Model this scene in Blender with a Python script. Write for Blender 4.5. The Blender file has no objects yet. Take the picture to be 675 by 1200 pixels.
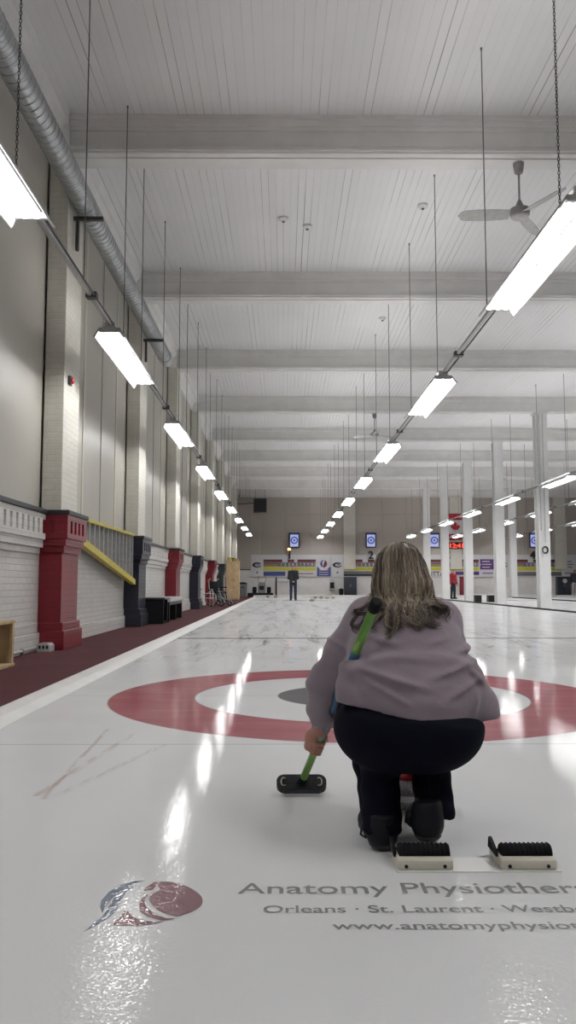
import bpy, bmesh, math, random
import numpy as np
from mathutils import Vector, Matrix
PI = math.pi
R = random.Random(7)
SC = bpy.context.scene
COL = SC.collection

# ------------------------------------------------------------------ nodes / materials
class NT:
    """tiny helper around a node tree: sockets or numbers in, socket out"""
    def __init__(s, name):
        s.m = bpy.data.materials.new(name); s.m.use_nodes = True
        s.t = s.m.node_tree; s.t.nodes.clear()
        s.out = s.t.nodes.new('ShaderNodeOutputMaterial')
        s.b = s.t.nodes.new('ShaderNodeBsdfPrincipled')
        s.t.links.new(s.b.outputs[0], s.out.inputs[0])
    def put(s, sock, v):
        if v is None: return
        if hasattr(v, 'is_linked'): s.t.links.new(v, sock)
        else:
            if hasattr(sock.default_value, '__len__') and not hasattr(v, '__len__'): v = (v,)*len(sock.default_value)
            if hasattr(v, '__len__') and len(sock.default_value) == 4 and len(v) == 3: v = tuple(v)+(1,)
            sock.default_value = v
    def node(s, typ, props=None, out=0, **ins):
        n = s.t.nodes.new(typ)
        for k, v in (props or {}).items(): setattr(n, k, v)
        for k, v in ins.items():
            key = int(k[1:]) if k[0] == 'i' and k[1:].isdigit() else k
            s.put(n.inputs[key], v)
        return n.outputs[out]
    def math(s, op, a, b=0.0, c=0.0): return s.node('ShaderNodeMath', {'operation': op}, i0=a, i1=b, i2=c)
    def pos(s): return s.node('ShaderNodeNewGeometry')
    def obj(s): return s.node('ShaderNodeTexCoord', out=3)
    def sep(s, v):
        n = s.t.nodes.new('ShaderNodeSeparateXYZ'); s.put(n.inputs[0], v); return n.outputs
    def comb(s, x, y, z=0.0): return s.node('ShaderNodeCombineXYZ', i0=x, i1=y, i2=z)
    def vscale(s, v, k): return s.node('ShaderNodeVectorMath', {'operation': 'MULTIPLY'}, i0=v, i1=k)
    def noise(s, vec, scale, detail=3, rough=.5, dist=0.0): return s.node('ShaderNodeTexNoise', Vector=vec, Scale=scale, Detail=detail, Roughness=rough, Distortion=dist)
    def ramp(s, f, *stops):
        n = s.t.nodes.new('ShaderNodeValToRGB'); s.put(n.inputs[0], f)
        e = n.color_ramp.elements
        while len(e) < len(stops): e.new(.5)
        for k, (p, c) in zip(e, stops):
            k.position = p; k.color = (c, c, c, 1) if not hasattr(c, '__len__') else tuple(c)+(1,)
        return n.outputs[0]
    def step(s, v, lo, hi): return s.node('ShaderNodeMapRange', {'interpolation_type': 'SMOOTHSTEP'}, i0=v, i1=lo, i2=hi, i3=0.0, i4=1.0)
    def mix(s, f, a, b):
        n = s.t.nodes.new('ShaderNodeMix'); n.data_type = 'RGBA'
        s.put(n.inputs[0], f); s.put(n.inputs[6], a); s.put(n.inputs[7], b); return n.outputs[2]
    def bump(s, h, strength=.3, dist=.01): return s.node('ShaderNodeBump', Height=h, Strength=strength, Distance=dist)
    def set(s, **k):
        al = dict(col='Base Color', rough='Roughness', metal='Metallic', normal='Normal', spec='Specular IOR Level', emis='Emission Color', es='Emission Strength', coat='Coat Weight', cr='Coat Roughness', sheen='Sheen Weight')
        for a, v in k.items(): s.put(s.b.inputs[al[a]], v)
        return s.m

def plain(name, col, rough=.5, metal=0.0, var=.12, scale=14., bump=.05, spec=.5, sheen=0.0):
    n = NT(name); p = n.obj()
    f = n.noise(p, scale, 4)
    c = n.mix(n.ramp(f, (.3, 0.), (.7, 1.)), tuple(x*(1-var) for x in col), tuple(min(1, x*(1+var)) for x in col))
    return n.set(col=c, rough=rough, metal=metal, spec=spec, sheen=sheen, normal=n.bump(f, bump, .004))

def glow(name, col, strength):
    n = NT(name); return n.set(col=(.02, .02, .02), emis=col, es=strength, rough=.4)

def brick(name, col, rough=.45, bw=.22, rh=.075, mort=.55, var=.05):
    n = NT(name); g = n.node('ShaderNodeNewGeometry'); x, y, z = n.sep(g)
    v = n.comb(n.math('ADD', x, y), z)
    t = n.t.nodes.new('ShaderNodeTexBrick'); n.put(t.inputs['Vector'], v)
    for k, q in (('Scale', 1.), ('Mortar Size', .006), ('Mortar Smooth', .35), ('Brick Width', bw), ('Row Height', rh)): t.inputs[k].default_value = q
    t.inputs['Color1'].default_value = tuple(c*(1-var) for c in col)+(1,); t.inputs['Color2'].default_value = tuple(min(1, c*(1+var)) for c in col)+(1,)
    t.inputs['Mortar'].default_value = tuple(c*(1-(1-mort)*.5) for c in col)+(1,)
    ns = n.noise(g, 5., 5); c = n.mix(n.math('MULTIPLY', n.ramp(ns, (.45, 0.), (.75, 1.)), .22), t.outputs[0], tuple(c*.72 for c in col))
    fine = n.noise(g, 40., 3)
    h = n.math('ADD', n.math('SUBTRACT', 1., t.outputs[1]), n.math('MULTIPLY', fine, .35))
    return n.set(col=c, rough=rough, normal=n.bump(h, .55, .012))

M = {}
M['white_brick'] = brick('white painted brick', (.70, .69, .66), mort=.7, var=.03)
M['cream_brick'] = brick('cream painted brick', (.66, .64, .57), mort=.82, var=.02)
M['red_brick'] = brick('red gloss painted brick', (.22, .008, .020), .33)
M['navy_brick'] = brick('navy gloss painted brick', (.012, .015, .032), .33)
M['green_brick'] = brick('dark green painted brick', (.022, .035, .034), .4)
M['batten'] = plain('cream batten', (.60, .57, .48), .5, var=.05)
M['coping'] = plain('black coping', (.022, .023, .027), .45)
M['white_paint'] = plain('white paint', (.72, .715, .70), .4, var=.04, scale=3)
M['beam_paint'] = plain('beam paint', (.76, .75, .735), .5, var=.05, scale=2.5)
M['col_paint'] = plain('column paint', (.74, .74, .735), .35, var=.03, scale=3)
M['galv'] = None
M['black'] = plain('black plastic', (.009, .0095, .012), .45, spec=.3)
M['rubber'] = plain('black rubber', (.006, .006, .008), .7, spec=.2, bump=.3, scale=60)
M['darkmetal'] = plain('dark metal', (.09, .09, .095), .4, .8)
M['rodmetal'] = plain('grey threaded rod', (.16, .16, .16), .45, .6)
M['steel'] = plain('grey steel', (.42, .43, .44), .35, .9)
M['grey'] = plain('grey plastic', (.22, .225, .23), .5)
M['lgrey'] = plain('light grey plastic', (.5, .5, .5), .5)
M['navy'] = plain('navy laminate', (.028, .033, .05), .4)
M['wood'] = plain('raw pine', (.50, .36, .20), .6, var=.25, scale=7)
M['ply'] = plain('plywood', (.60, .44, .25), .55, var=.15, scale=4)
M['yellow'] = plain('yellow paint', (.55, .46, .05), .45)
M['greyslat'] = plain('grey corrugated panel', (.33, .33, .33), .45)
M['red'] = plain('red plastic', (.45, .015, .025), .35)
M['maroon'] = plain('maroon cloth', (.20, .014, .03), .7)
M['cream_plastic'] = plain('cream moulded plastic', (.68, .64, .54), .4, var=.05)
M['fan'] = plain('fan enamel', (.30, .29, .285), .4)
M['fanblade'] = plain('fan blade enamel', (.50, .49, .48), .45)
M['reflector'] = plain('white reflector enamel', (.45, .45, .447), .35, var=.02)
M['tube'] = glow('fluorescent tube', (1., .99, .985), 55.)
M['lamp'] = glow('orange indicator', (1., .42, .16), 4.)
M['led'] = glow('red clock segments', (1., .06, .03), 2.2)
M['screen'] = glow('screen white', (.55, .62, 1.), .75)
M['screen_blue'] = glow('screen blue', (.035, .06, .34), .9)
M['sb_white'] = plain('scoreboard white', (.60, .60, .62), .5, var=.03)
M['sb_maroon'] = plain('scoreboard maroon', (.14, .018, .035), .55)
M['sb_yellow'] = plain('scoreboard yellow', (.52, .50, .05), .55)
M['sb_ochre'] = plain('scoreboard ochre', (.30, .24, .03), .55)
M['sb_blue'] = plain('scoreboard blue', (.05, .07, .24), .5)
M['sb_purple'] = plain('scoreboard purple', (.09, .03, .17), .5)
M['sb_black'] = plain('scoreboard black', (.018, .018, .02), .5)
M['sb_grey'] = plain('scoreboard grey', (.14, .14, .15), .5)
M['flagwhite'] = plain('flag white', (.62, .60, .60), .7)
M['flagred'] = plain('flag red', (.42, .015, .03), .7)
M['granite'] = plain('granite', (.20, .20, .205), .3, var=.5, scale=160)
M['skin'] = plain('skin', (.43, .205, .15), .5, var=.06, scale=20)
M['denim'] = plain('dark denim', (.018, .028, .055), .75)
M['darkcloth'] = plain('black jacket cloth', (.014, .016, .022), .8)
M['redcloth'] = plain('red jacket cloth', (.30, .012, .022), .7)
M['greycloth'] = plain('pale grey cloth', (.45, .44, .44), .8)
M['greyhair'] = plain('grey brown hair', (.20, .15, .12), .6)
M['green'] = None
M['hair_dark'] = plain('dark hair', (.02, .016, .014), .5)

def mk_special():
    # galvanised spiral duct: seam every 12 cm along Y
    n = NT('galvanised spiral duct'); g = n.node('ShaderNodeNewGeometry'); x, y, z = n.sep(g)
    sp = n.math('FRACT', n.math('MULTIPLY', n.math('ADD', y, n.math('MULTIPLY', x, .25)), 8.))
    seam = n.step(n.math('ABSOLUTE', n.math('SUBTRACT', sp, .5)), .0, .09)
    ns = n.noise(g, 9., 4)
    c = n.mix(seam, (.19, .20, .205), n.mix(n.ramp(ns, (.3, 0.), (.7, 1.)), (.36, .38, .385), (.50, .52, .53)))
    M['galv'] = n.set(col=c, rough=.34, metal=.75, normal=n.bump(seam, .5, .01))
    # ceiling planks running along Y
    n = NT('ceiling planks'); g = n.node('ShaderNodeNewGeometry'); x, y, z = n.sep(g)
    u = n.math('DIVIDE', x, .118); idx = n.math('FLOOR', u); fr = n.math('FRACT', u)
    wn = n.t.nodes.new('ShaderNodeTexWhiteNoise'); wn.noise_dimensions = '2D'
    n.put(wn.inputs[0], n.comb(idx, n.math('FLOOR', n.math('DIVIDE', y, 5.55))))
    rnd = wn.outputs[0]
    wob = n.noise(n.comb(n.math('MULTIPLY', idx, 3.7), n.math('MULTIPLY', y, .45)), 1., 3)
    w = n.math('MULTIPLY', n.step(n.math('MULTIPLY', rnd, wob), .22, .62), .045)
    edge = n.math('MINIMUM', fr, n.math('SUBTRACT', 1., fr))
    gap = n.math('LESS_THAN', edge, n.math('ADD', w, .012))
    broad = n.noise(n.vscale(g, (.35, .5, 1.)), 1.2, 4)
    board = n.mix(rnd, (.795, .785, .79), (.825, .815, .815))
    board = n.mix(n.ramp(broad, (.35, 0.), (.75, .35)), board, (.70, .69, .685))
    dark = n.math('ADD', .22, n.math('MULTIPLY', n.step(w, .004, .03), .5))
    c = n.mix(n.math('MULTIPLY', gap, dark), board, (.16, .15, .15))
    M['ceiling'] = n.set(col=c, rough=.55, normal=n.bump(n.math('SUBTRACT', 1., gap), .6, .01))
    # carpet
    n = NT('maroon rubber matting'); g = n.node('ShaderNodeNewGeometry')
    f = n.noise(g, 120., 3); f2 = n.noise(g, 1.3, 4)
    c = n.mix(f, (.060, .017, .020), (.105, .034, .038)); c = n.mix(n.ramp(f2, (.4, 0.), (.8, .3)), c, (.13, .055, .055))
    M['carpet'] = n.set(col=c, rough=.9, spec=.2, normal=n.bump(f, .5, .006))
    # panels of the upper walls
    for key, a, b in (('panel', (.45, .432, .385), (.50, .48, .43)), ('backpanel', (.42, .385, .345), (.46, .42, .375))):
        n = NT(key); g = n.node('ShaderNodeNewGeometry')
        f = n.noise(n.vscale(g, (1., 1., .25)), 1.4, 4)
        M[key] = n.set(col=n.mix(f, a, b), rough=.42, normal=n.bump(n.noise(g, 30., 3), .05, .004))
    # broom handle: green with a blue middle
    n = NT('green broom handle'); x, y, z = n.sep(n.obj())
    f = n.noise(n.obj(), 25., 3)
    gr = n.mix(f, (.10, .235, .035), (.14, .32, .06))
    gr = n.mix(n.math('SUBTRACT', 1., n.step(z, .25, .29)), gr, (.22, .42, .10))
    lab = n.math('MULTIPLY', n.step(n.noise(n.vscale(n.obj(), (30., 30., 9.)), 1., 2), .56, .6), n.math('GREATER_THAN', z, .86))
    gr = n.mix(n.math('MULTIPLY', lab, .5), gr, (.35, .5, .15))
    bl = n.math('MULTIPLY', n.step(z, .35, .37), n.math('SUBTRACT', 1., n.step(z, .845, .86)))
    pale = n.math('MULTIPLY', n.step(z, .27, .29), n.math('SUBTRACT', 1., n.step(z, .35, .37)))
    c = n.mix(bl, n.mix(pale, gr, (.24, .42, .26)), (.07, .16, .30))
    M['green'] = n.set(col=c, rough=.35)
    # sweatshirt
    n = NT('mauve sweatshirt fleece'); g = n.obj()
    f = n.noise(g, 9., 4); fz = n.noise(g, 260., 2)
    c = n.mix(n.ramp(f, (.3, 0.), (.7, 1.)), (.228, .184, .216), (.262, .214, .25))
    M['sweater'] = n.set(col=c, rough=.9, spec=.2, sheen=.25, normal=n.bump(n.math('ADD', n.math('MULTIPLY', n.noise(g, 14., 3, dist=.6), 1.), n.math('MULTIPLY', fz, .12)), .35, .012))
    n = NT('black leggings'); g = n.obj()
    f = n.noise(g, 300., 2); f2 = n.noise(g, 12., 3)
    M['trousers'] = n.set(col=n.mix(f2, (.0018, .0022, .0075), (.003, .0035, .011)), rough=.8, spec=.12, normal=n.bump(n.math('ADD', f2, n.math('MULTIPLY', f, .2)), .25, .006))
    M['shoe'] = plain('black trainer', (.005, .0055, .009), .55, spec=.25, bump=.2, scale=40)
    M['sole'] = plain('grey trainer sole', (.025, .025, .028), .55)
    # hair, coloured per strand by an attribute
    n = NT('dark blonde hair')
    at = n.t.nodes.new('ShaderNodeAttribute'); at.attribute_name = 'tone'
    c = n.ramp(at.outputs[2], (0., (.028, .017, .013)), (.4, (.085, .060, .044)), (.7, (.21, .165, .115)), (1., (.40, .33, .24)))
    M['hair'] = n.set(col=c, rough=.42, spec=.4)

SHEETS = [.57, 5.9, 11.1, 16.5]
TEE = (6.16, 40.9)
def ice_material(name, base_override=None, ink=.8):
    n = NT(name); g = n.node('ShaderNodeNewGeometry'); x, y, z = n.sep(g)
    ms = n.noise(n.vscale(g, (1., .55, 1.)), .9, 5, .6)
    base = n.mix(n.ramp(ms, (.3, 0.), (.75, 1.)), (.735, .74, .745), (.68, .685, .695))
    # frost scratches: thin bent veins, stronger up the sheet
    v1 = n.noise(n.vscale(g, (2.3, .34, 1.)), 1., 6, .62, 1.2)
    vein = n.math('SUBTRACT', 1., n.step(n.math('ABSOLUTE', n.math('SUBTRACT', v1, .5)), .0, .020))
    v2 = n.noise(n.vscale(g, (2.6, .26, 1.)), 1., 6, .65, .8)
    blot = n.step(v2, .5, .72)
    far = n.math('MULTIPLY', n.step(y, 6.5, 11.), n.math('SUBTRACT', 1., n.math('MULTIPLY', n.step(x, 1.5, 6.), .45)))
    msk = n.math('MULTIPLY', far, n.math('ADD', n.math('MULTIPLY', n.math('MULTIPLY', vein, n.step(v2, .38, .6)), .75), n.math('MULTIPLY', n.math('MULTIPLY', blot, n.step(y, 8., 14.)), .5)))
    base = n.mix(msk, base, (.25, .26, .27))
    if base_override is None:
        def over(c, f, col): return n.mix(f, c, col)
        for cx in SHEETS:
            for cy in TEE:
                d = n.math('SQRT', n.math('ADD', n.math('POWER', n.math('SUBTRACT', x, cx), 2.), n.math('POWER', n.math('SUBTRACT', y, cy), 2.)))
                e = .008 if cy < 20 else .03
                o = n.math('SUBTRACT', n.math('SUBTRACT', 1., n.step(d, 1.829-e, 1.829+e)), n.math('SUBTRACT', 1., n.step(d, 1.219-e, 1.219+e)))
                frost = n.noise(n.vscale(g, (1.6, 5., 1.)), 1., 5, .6)
                redc = n.mix(n.ramp(frost, (.42, 0.), (.8, .5)), (.325, .082, .102), (.46, .20, .22))
                base = over(base, n.math('MULTIPLY', o, .95 if cy < 20 else .3), redc)
                q = n.math('SUBTRACT', n.math('SUBTRACT', 1., n.step(d, .61-e, .61+e)), n.math('SUBTRACT', 1., n.step(d, .155-e, .155+e)))
                base = over(base, n.math('MULTIPLY', q, .93), (.105, .105, .11))
                # dark outline between colours
                for r in (1.829, 1.219):
                    ln = n.math('SUBTRACT', 1., n.step(n.math('ABSOLUTE', n.math('SUBTRACT', d, r)), .003, .012))
                    base = over(base, n.math('MULTIPLY', ln, .35), (.12, .05, .06))
        def hline(yy, w, col, a):
            nonlocal base
            f = n.math('SUBTRACT', 1., n.step(n.math('ABSOLUTE', n.math('SUBTRACT', y, yy)), w*.5-.004, w*.5+.004))
            base = over(base, n.math('MULTIPLY', f, a), col)
        hline(12.58, .15, (.07, .075, .08), .9)
        hline(34.5, .15, (.07, .075, .08), .8)
        for cy, sg in ((TEE[0], -1), (TEE[1], 1)):
            hline(cy, .02, (.2, .2, .22), .28)
            hline(cy+sg*1.84, .018, (.2, .2, .22), .4)
        # the two rusty skid marks at the left of the house
        for (ax, ay, bx, by, w, a) in ((-.93, 3.25, -1.0, 4.75, .02, .30), (-.97, 3.3, -.83, 4.6, .028, .26), (-.90, 3.25, -.62, 4.3, .03, .2)):
            px, py = n.math('SUBTRACT', x, ax), n.math('SUBTRACT', y, ay); vx, vy = bx-ax, by-ay; L = vx*vx+vy*vy
            t = n.node('ShaderNodeClamp', i0=n.math('DIVIDE', n.math('ADD', n.math('MULTIPLY', px, vx), n.math('MULTIPLY', py, vy)), L))
            dx = n.math('SUBTRACT', px, n.math('MULTIPLY', t, vx)); dy = n.math('SUBTRACT', py, n.math('MULTIPLY', t, vy))
            d = n.math('SQRT', n.math('ADD', n.math('MULTIPLY', dx, dx), n.math('MULTIPLY', dy, dy)))
            f = n.math('MULTIPLY', n.math('SUBTRACT', 1., n.step(d, 0., w)), n.math('MULTIPLY', n.step(n.noise(n.vscale(g, (30., 5., 1.)), 1., 3), .35, .6), a*1.7))
            base = over(base, f, (.40, .27, .24))
    else:
        base = n.mix(ink, base, base_override)
    # pebble: fine droplets frozen on the surface
    pb = n.node('ShaderNodeTexVoronoi', {'feature': 'SMOOTH_F1'}, Vector=g, Scale=95., Smoothness=.6)
    un = n.noise(g, 7., 3)
    h = n.math('ADD', n.math('MULTIPLY', pb, .55), n.math('MULTIPLY', un, .7))
    fade = n.math('SUBTRACT', 1., n.math('ADD', n.math('MULTIPLY', n.step(y, 1.9, 2.9), .62), n.math('MULTIPLY', n.step(y, 3.5, 9.), .26)))
    rough = n.math('ADD', .012, n.math('MULTIPLY', n.noise(g, 2.5, 3), .05))
    bn = n.node('ShaderNodeBump', Height=h, Strength=n.math('MULTIPLY', fade, .26), Distance=.004)
    n.set(col=base, rough=rough, spec=.24, normal=bn)
    df = n.t.nodes.new('ShaderNodeBsdfDiffuse'); n.put(df.inputs[0], base)
    mx = n.t.nodes.new('ShaderNodeMixShader'); n.put(mx.inputs[0], n.math('ADD', .30, n.math('MULTIPLY', n.noise(g, 1.7, 4), .26)))
    n.t.links.new(df.outputs[0], mx.inputs[1]); n.t.links.new(n.b.outputs[0], mx.inputs[2]); n.t.links.new(mx.outputs[0], n.out.inputs[0])
    return n.m
mk_special()
M['ice'] = ice_material('ice sheet')
M['ink_grey'] = ice_material('grey paint under ice', (.15, .15, .16))
M['ink_red'] = ice_material('red paint under ice', (.16, .028, .045), .8)
M['ink_blue'] = ice_material('blue paint under ice', (.06, .085, .16), .8)

# ------------------------------------------------------------------ mesh building
class MB:
    def __init__(s): s.bm = bmesh.new()
    def box(s, x0, x1, y0, y1, z0, z1, bev=0.0, mat=None):
        v = [s.bm.verts.new((x, y, z)) for x in (x0, x1) for y in (y0, y1) for z in (z0, z1)]
        f = [s.bm.faces.new([v[i] for i in q]) for q in ((0, 1, 3, 2), (4, 6, 7, 5), (0, 4, 5, 1), (2, 3, 7, 6), (0, 2, 6, 4), (1, 5, 7, 3))]
        if bev:
            es = list({e for q in f for e in q.edges})
            r = bmesh.ops.bevel(s.bm, geom=es, offset=bev, segments=2, affect='EDGES', profile=.5)
            v = list({w for q in r['faces'] for w in q.verts} | {w for w in v if w.is_valid})
        if mat is not None: bmesh.ops.transform(s.bm, matrix=mat, verts=v)
        return s
    def tube(s, pts, r, n=10, cap=True):
        pts = [Vector(p) for p in pts]; N = len(pts)
        rr = r if hasattr(r, '__len__') else [r]*N
        rings = []; up = None
        for i, p in enumerate(pts):
            d = (pts[min(i+1, N-1)]-pts[max(i-1, 0)]).normalized()
            if up is None: up = Vector((0, 0, 1)) if abs(d.z) < .9 else Vector((1, 0, 0))
            a = d.cross(up)
            if a.length < 1e-6: a = d.orthogonal()
            a.normalize(); b = a.cross(d).normalized(); up = b
            rings.append([s.bm.verts.new(p+(a*math.cos(t)+b*math.sin(t))*rr[i]) for t in [2*PI*k/n for k in range(n)]])
        for A, B in zip(rings, rings[1:]):
            for k in range(n): s.bm.faces.new((A[k], A[(k+1) % n], B[(k+1) % n], B[k]))
        if cap:
            s.bm.faces.new(rings[0][::-1]); s.bm.faces.new(rings[-1])
        return s
    def lathe(s, prof, c=(0, 0, 0), n=24, axis='Z', close=False):
        rings = []
        for r, z in prof:
            ring = []
            for k in range(n):
                a = 2*PI*k/n; p = (r*math.cos(a), r*math.sin(a), z)
                if axis == 'Y': p = (p[0], p[2], p[1])
                if axis == 'X': p = (p[2], p[0], p[1])
                ring.append(s.bm.verts.new((p[0]+c[0], p[1]+c[1], p[2]+c[2])))
            rings.append(ring)
        if close: rings.append(rings[0])
        for A, B in zip(rings, rings[1:]):
            for k in range(n): s.bm.faces.new((A[k], A[(k+1) % n], B[(k+1) % n], B[k]))
        if not close:
            s.bm.faces.new(rings[0][::-1]); s.bm.faces.new(rings[-1])
        return s
    def prism(s, poly, ax, a0, a1):
        """extrude a 2-D polygon along axis ax ('X','Y','Z')"""
        def P(u, v, w): return {'X': (w, u, v), 'Y': (u, w, v), 'Z': (u, v, w)}[ax]
        A = [s.bm.verts.new(P(u, v, a0)) for u, v in poly]; B = [s.bm.verts.new(P(u, v, a1)) for u, v in poly]
        n = len(poly)
        for k in range(n): s.bm.faces.new((A[k], A[(k+1) % n], B[(k+1) % n], B[k]))
        s.bm.faces.new(A[::-1]); s.bm.faces.new(B); return s
    def build(s, name, mat, parent=None, smooth=False, origin=None, angle=None):
        bmesh.ops.recalc_face_normals(s.bm, faces=s.bm.faces)
        me = bpy.data.meshes.new(name)
        if origin is not None: bmesh.ops.translate(s.bm, verts=s.bm.verts, vec=-Vector(origin))
        s.bm.to_mesh(me); s.bm.free()
        o = bpy.data.objects.new(name, me); COL.objects.link(o)
        if isinstance(mat, str): mat = M[mat]
        me.materials.append(mat)
        if smooth:
            me.shade_smooth()
            if angle: me.set_sharp_from_angle(angle=math.radians(angle))
        if origin is not None: o.location = origin
        if parent is not None: o.parent = parent
        return o

def tag(o, label=None, cat=None, group=None, kind=None):
    if label: o['label'] = label
    if cat: o['category'] = cat
    if group: o['group'] = group
    if kind: o['kind'] = kind
    return o
def thing(name, label, cat, loc=(0, 0, 0), rz=0, group=None):
    o = bpy.data.objects.new(name, None); o.empty_display_size = .2; COL.objects.link(o)
    o.location = loc; o.rotation_euler = (0, 0, rz)
    return tag(o, label, cat, group)
def copy_tree(o, parent=None):
    kids = [c for c in bpy.data.objects if c.parent == o]
    c = o.copy(); COL.objects.link(c)
    if parent is not None: c.parent = parent
    for k in kids: copy_tree(k, c)
    return c
def struct(o): o['kind'] = 'structure'; return o
def text_mesh(name, s, size, mat, parent=None, align='CENTER', extrude=0.0, mtx=None, width=None, upto=None, bold=0.0):
    cu = bpy.data.curves.new(name, 'FONT'); cu.size = size; cu.align_x = align; cu.extrude = extrude; cu.offset = bold
    def conv(t):
        cu.body = t; ob = bpy.data.objects.new('tmp', cu); COL.objects.link(ob)
        dg = bpy.context.evaluated_depsgraph_get(); dg.update()
        me = bpy.data.meshes.new_from_object(ob.evaluated_get(dg)); bpy.data.objects.remove(ob); return me
    sx = 1.0
    if width:
        me = conv(upto or s); xs = [v.co.x for v in me.vertices]; sx = width/(max(xs)-min(xs)); bpy.data.meshes.remove(me)
    me = conv(s); me.name = name
    me.transform(Matrix.Diagonal((sx, 1, 1, 1)))
    if mtx is not None: me.transform(mtx)
    me.materials.clear(); me.materials.append(M[mat])
    o = bpy.data.objects.new(name, me); COL.objects.link(o)
    if parent is not None: o.parent = parent
    return o
def upright(x, y, z):   # lettering standing on a wall that faces -Y
    return Matrix.Translation((x, y, z)) @ Matrix.Rotation(PI/2, 4, 'X')
ORD = ['nearest', 'second nearest', 'third nearest', 'fourth nearest', 'fifth nearest', 'sixth nearest', 'seventh nearest', 'eighth nearest', 'ninth nearest', 'tenth nearest', 'eleventh nearest']

# ------------------------------------------------------------------ room
YB, YN, XL, XR, ZC, STEP, P0 = 54.6, -5.0, -3.1, 23.0, 7.12, 5.55, 10.4
m = MB(); m.box(-1.83, XR, YN, 50.4, -.2, 0); floor = struct(m.build('floor', 'ice'))
m = MB(); m.box(XL-.1, -1.83, YN, YB, -.2, 0); m.box(-1.83, XR, 50.4, YB, -.2, 0); struct(m.build('floor_walkway', 'carpet'))
m = MB(); m.box(XL-.3, XR, YN, YB+.2, ZC, ZC+.15); struct(m.build('ceiling', 'ceiling'))
# kerbs round the ice
m = MB()
m.prism([(-1.83, 0.0), (-1.83, .035), (-1.79, .045), (-1.70, .03), (-1.62, .002), (-1.62, 0.)], 'Y', YN, 50.3); struct(m.build('trim_kerb_left', 'white_paint'))
m = MB(); m.box(-1.83, XR, 50.3, 50.48, 0, .13, .01); struct(m.build('trim_kerb_back', 'white_paint'))
m = MB(); m.box(8.30, 8.42, 8., 50.2, 0, .045, .008); struct(m.build('trim_divider', 'rubber'))
m = MB(); m.box(13.75, 13.87, 8., 50.2, 0, .045, .008); struct(m.build('trim_divider.001', 'rubber'))

# left wall: lower painted brick with corbels and a slotted frieze, black coping, panelled upper wall
ZL = 1.70
piers = [P0+STEP*k for k in range(-2, 8)]
PW = .82
m = MB()
m.box(XL-.3, XL, YN, YB, 0, ZL)
struct(m.build('wall_left_lower', 'white_brick'))
for k in range(-1, 8):
    m = MB()
    m.box(XL, XL+.05, (P0+STEP*k+PW if k >= 0 else YN)+.065, min(P0+STEP*(k+1)-.065, YB-.11), 0, .22, .006); m.box(XL, XL+.025, (P0+STEP*k+PW if k >= 0 else YN)+.065, min(P0+STEP*(k+1)-.065, YB-.11), .22, .34, .006)
    a = (P0+STEP*k+PW if k >= 0 else YN)+.09; b = min(P0+STEP*(k+1)-.09, YB-.13)
    if k != 0 and b > a+.1:                       # the bay behind the yellow guard is plain
        m.box(XL, XL+.035, a, b, 1.20, 1.28, .006); m.box(XL, XL+.075, a, b, 1.28, 1.38, .006)
        m.box(XL, XL+.10, a, b, 1.38, 1.46, .004); m.box(XL, XL+.10, a, b, 1.63, ZL, .004); m.box(XL, XL+.06, a, b, 1.45, 1.64)
        n = max(1, int((b-a)/.205))
        for j in range(n if k < 4 else 0):
            y = a+.04+j*(b-a-.08)/n
            m.box(XL+.05, XL+.10, y, y+.125, 1.45, 1.64, .004)
    struct(m.build('trim_corbel', 'white_brick'))
    a = (P0+STEP*k+PW if k >= 0 else YN)+.115; b = min(P0+STEP*(k+1)-.115, YB-.14)
    if b > a+.1:
        m = MB(); m.box(XL-.04, XL+(.13 if k != 0 else .03), a, b, ZL, ZL+.06, .01); struct(m.build('trim_coping', 'coping'))
m = MB()
m.box(XL-.3, XL-.05, YN, YB, ZL, ZC)
y = YN
for k in range(-1, 8):
    a = (P0+STEP*k+PW if k >= 0 else YN); b = P0+STEP*(k+1)
    cuts = [a, a+1.3, a+2.55, a+3.75, b] if k >= 0 else list(np.linspace(a, b, 13))
    for i in range(len(cuts)-1):
        m.box(XL-.06, XL-.012*(i % 2), max(YN, cuts[i])+.008, min(YB, cuts[i+1])-.008, ZL+.05, ZC, .008)
struct(m.build('wall_left', 'panel'))
for k in range(0, 8):
    for q in (1.3, 3.72):
        y = (P0+STEP*k+PW if k >= 0 else YN)+q-.06
        if y < YB-.2: m = MB(); m.box(XL-.05, XL+.012, y, y+.10, ZL+.07, 6.6, .004); struct(m.build('trim_batten', 'batten'))
# crown box at the head of the left wall
m = MB()
for k in range(-1, 8):
    a = P0+STEP*k+PW+.01 if k >= 0 else YN; b = min(P0+STEP*(k+1)-.01, YB)
    m.prism([(XL, 6.62), (XL+.06, 6.62), (XL+.08, 6.74), (XL+.20, 6.92), (XL+.24, 6.94), (XL+.26, ZC), (XL, ZC)], 'Y', a, b)
struct(m.build('trim_crown', 'beam_paint'))
# ceiling beams, each with its mouldings
for i, k in enumerate(range(-2, 9)):
    y = P0+.15+STEP*k
    if y > YB: y = YB-.45
    m = MB()
    m.box(XL+.22, XR, y+.03, y+.37, 6.70, ZC)
    m.box(XL+.22, XR, y-.01, y+.41, 6.60, 6.70, .008)
    m.box(XL+.22, XR, y-.035, y+.435, 6.63, 6.665, .01)
    m.box(XL+.22, XR, y+.0, y+.40, 6.93, ZC); m.box(XL+.22, XR, y-.03, y+.43, 6.985, ZC, .01); m.box(XL+.22, XR, y-.06, y+.46, 7.06, ZC)
    m.box(XL+.22, XR, y+.10, y+.30, 6.585, 6.61)
    struct(m.build('trim_beam', 'beam_paint'))
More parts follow.
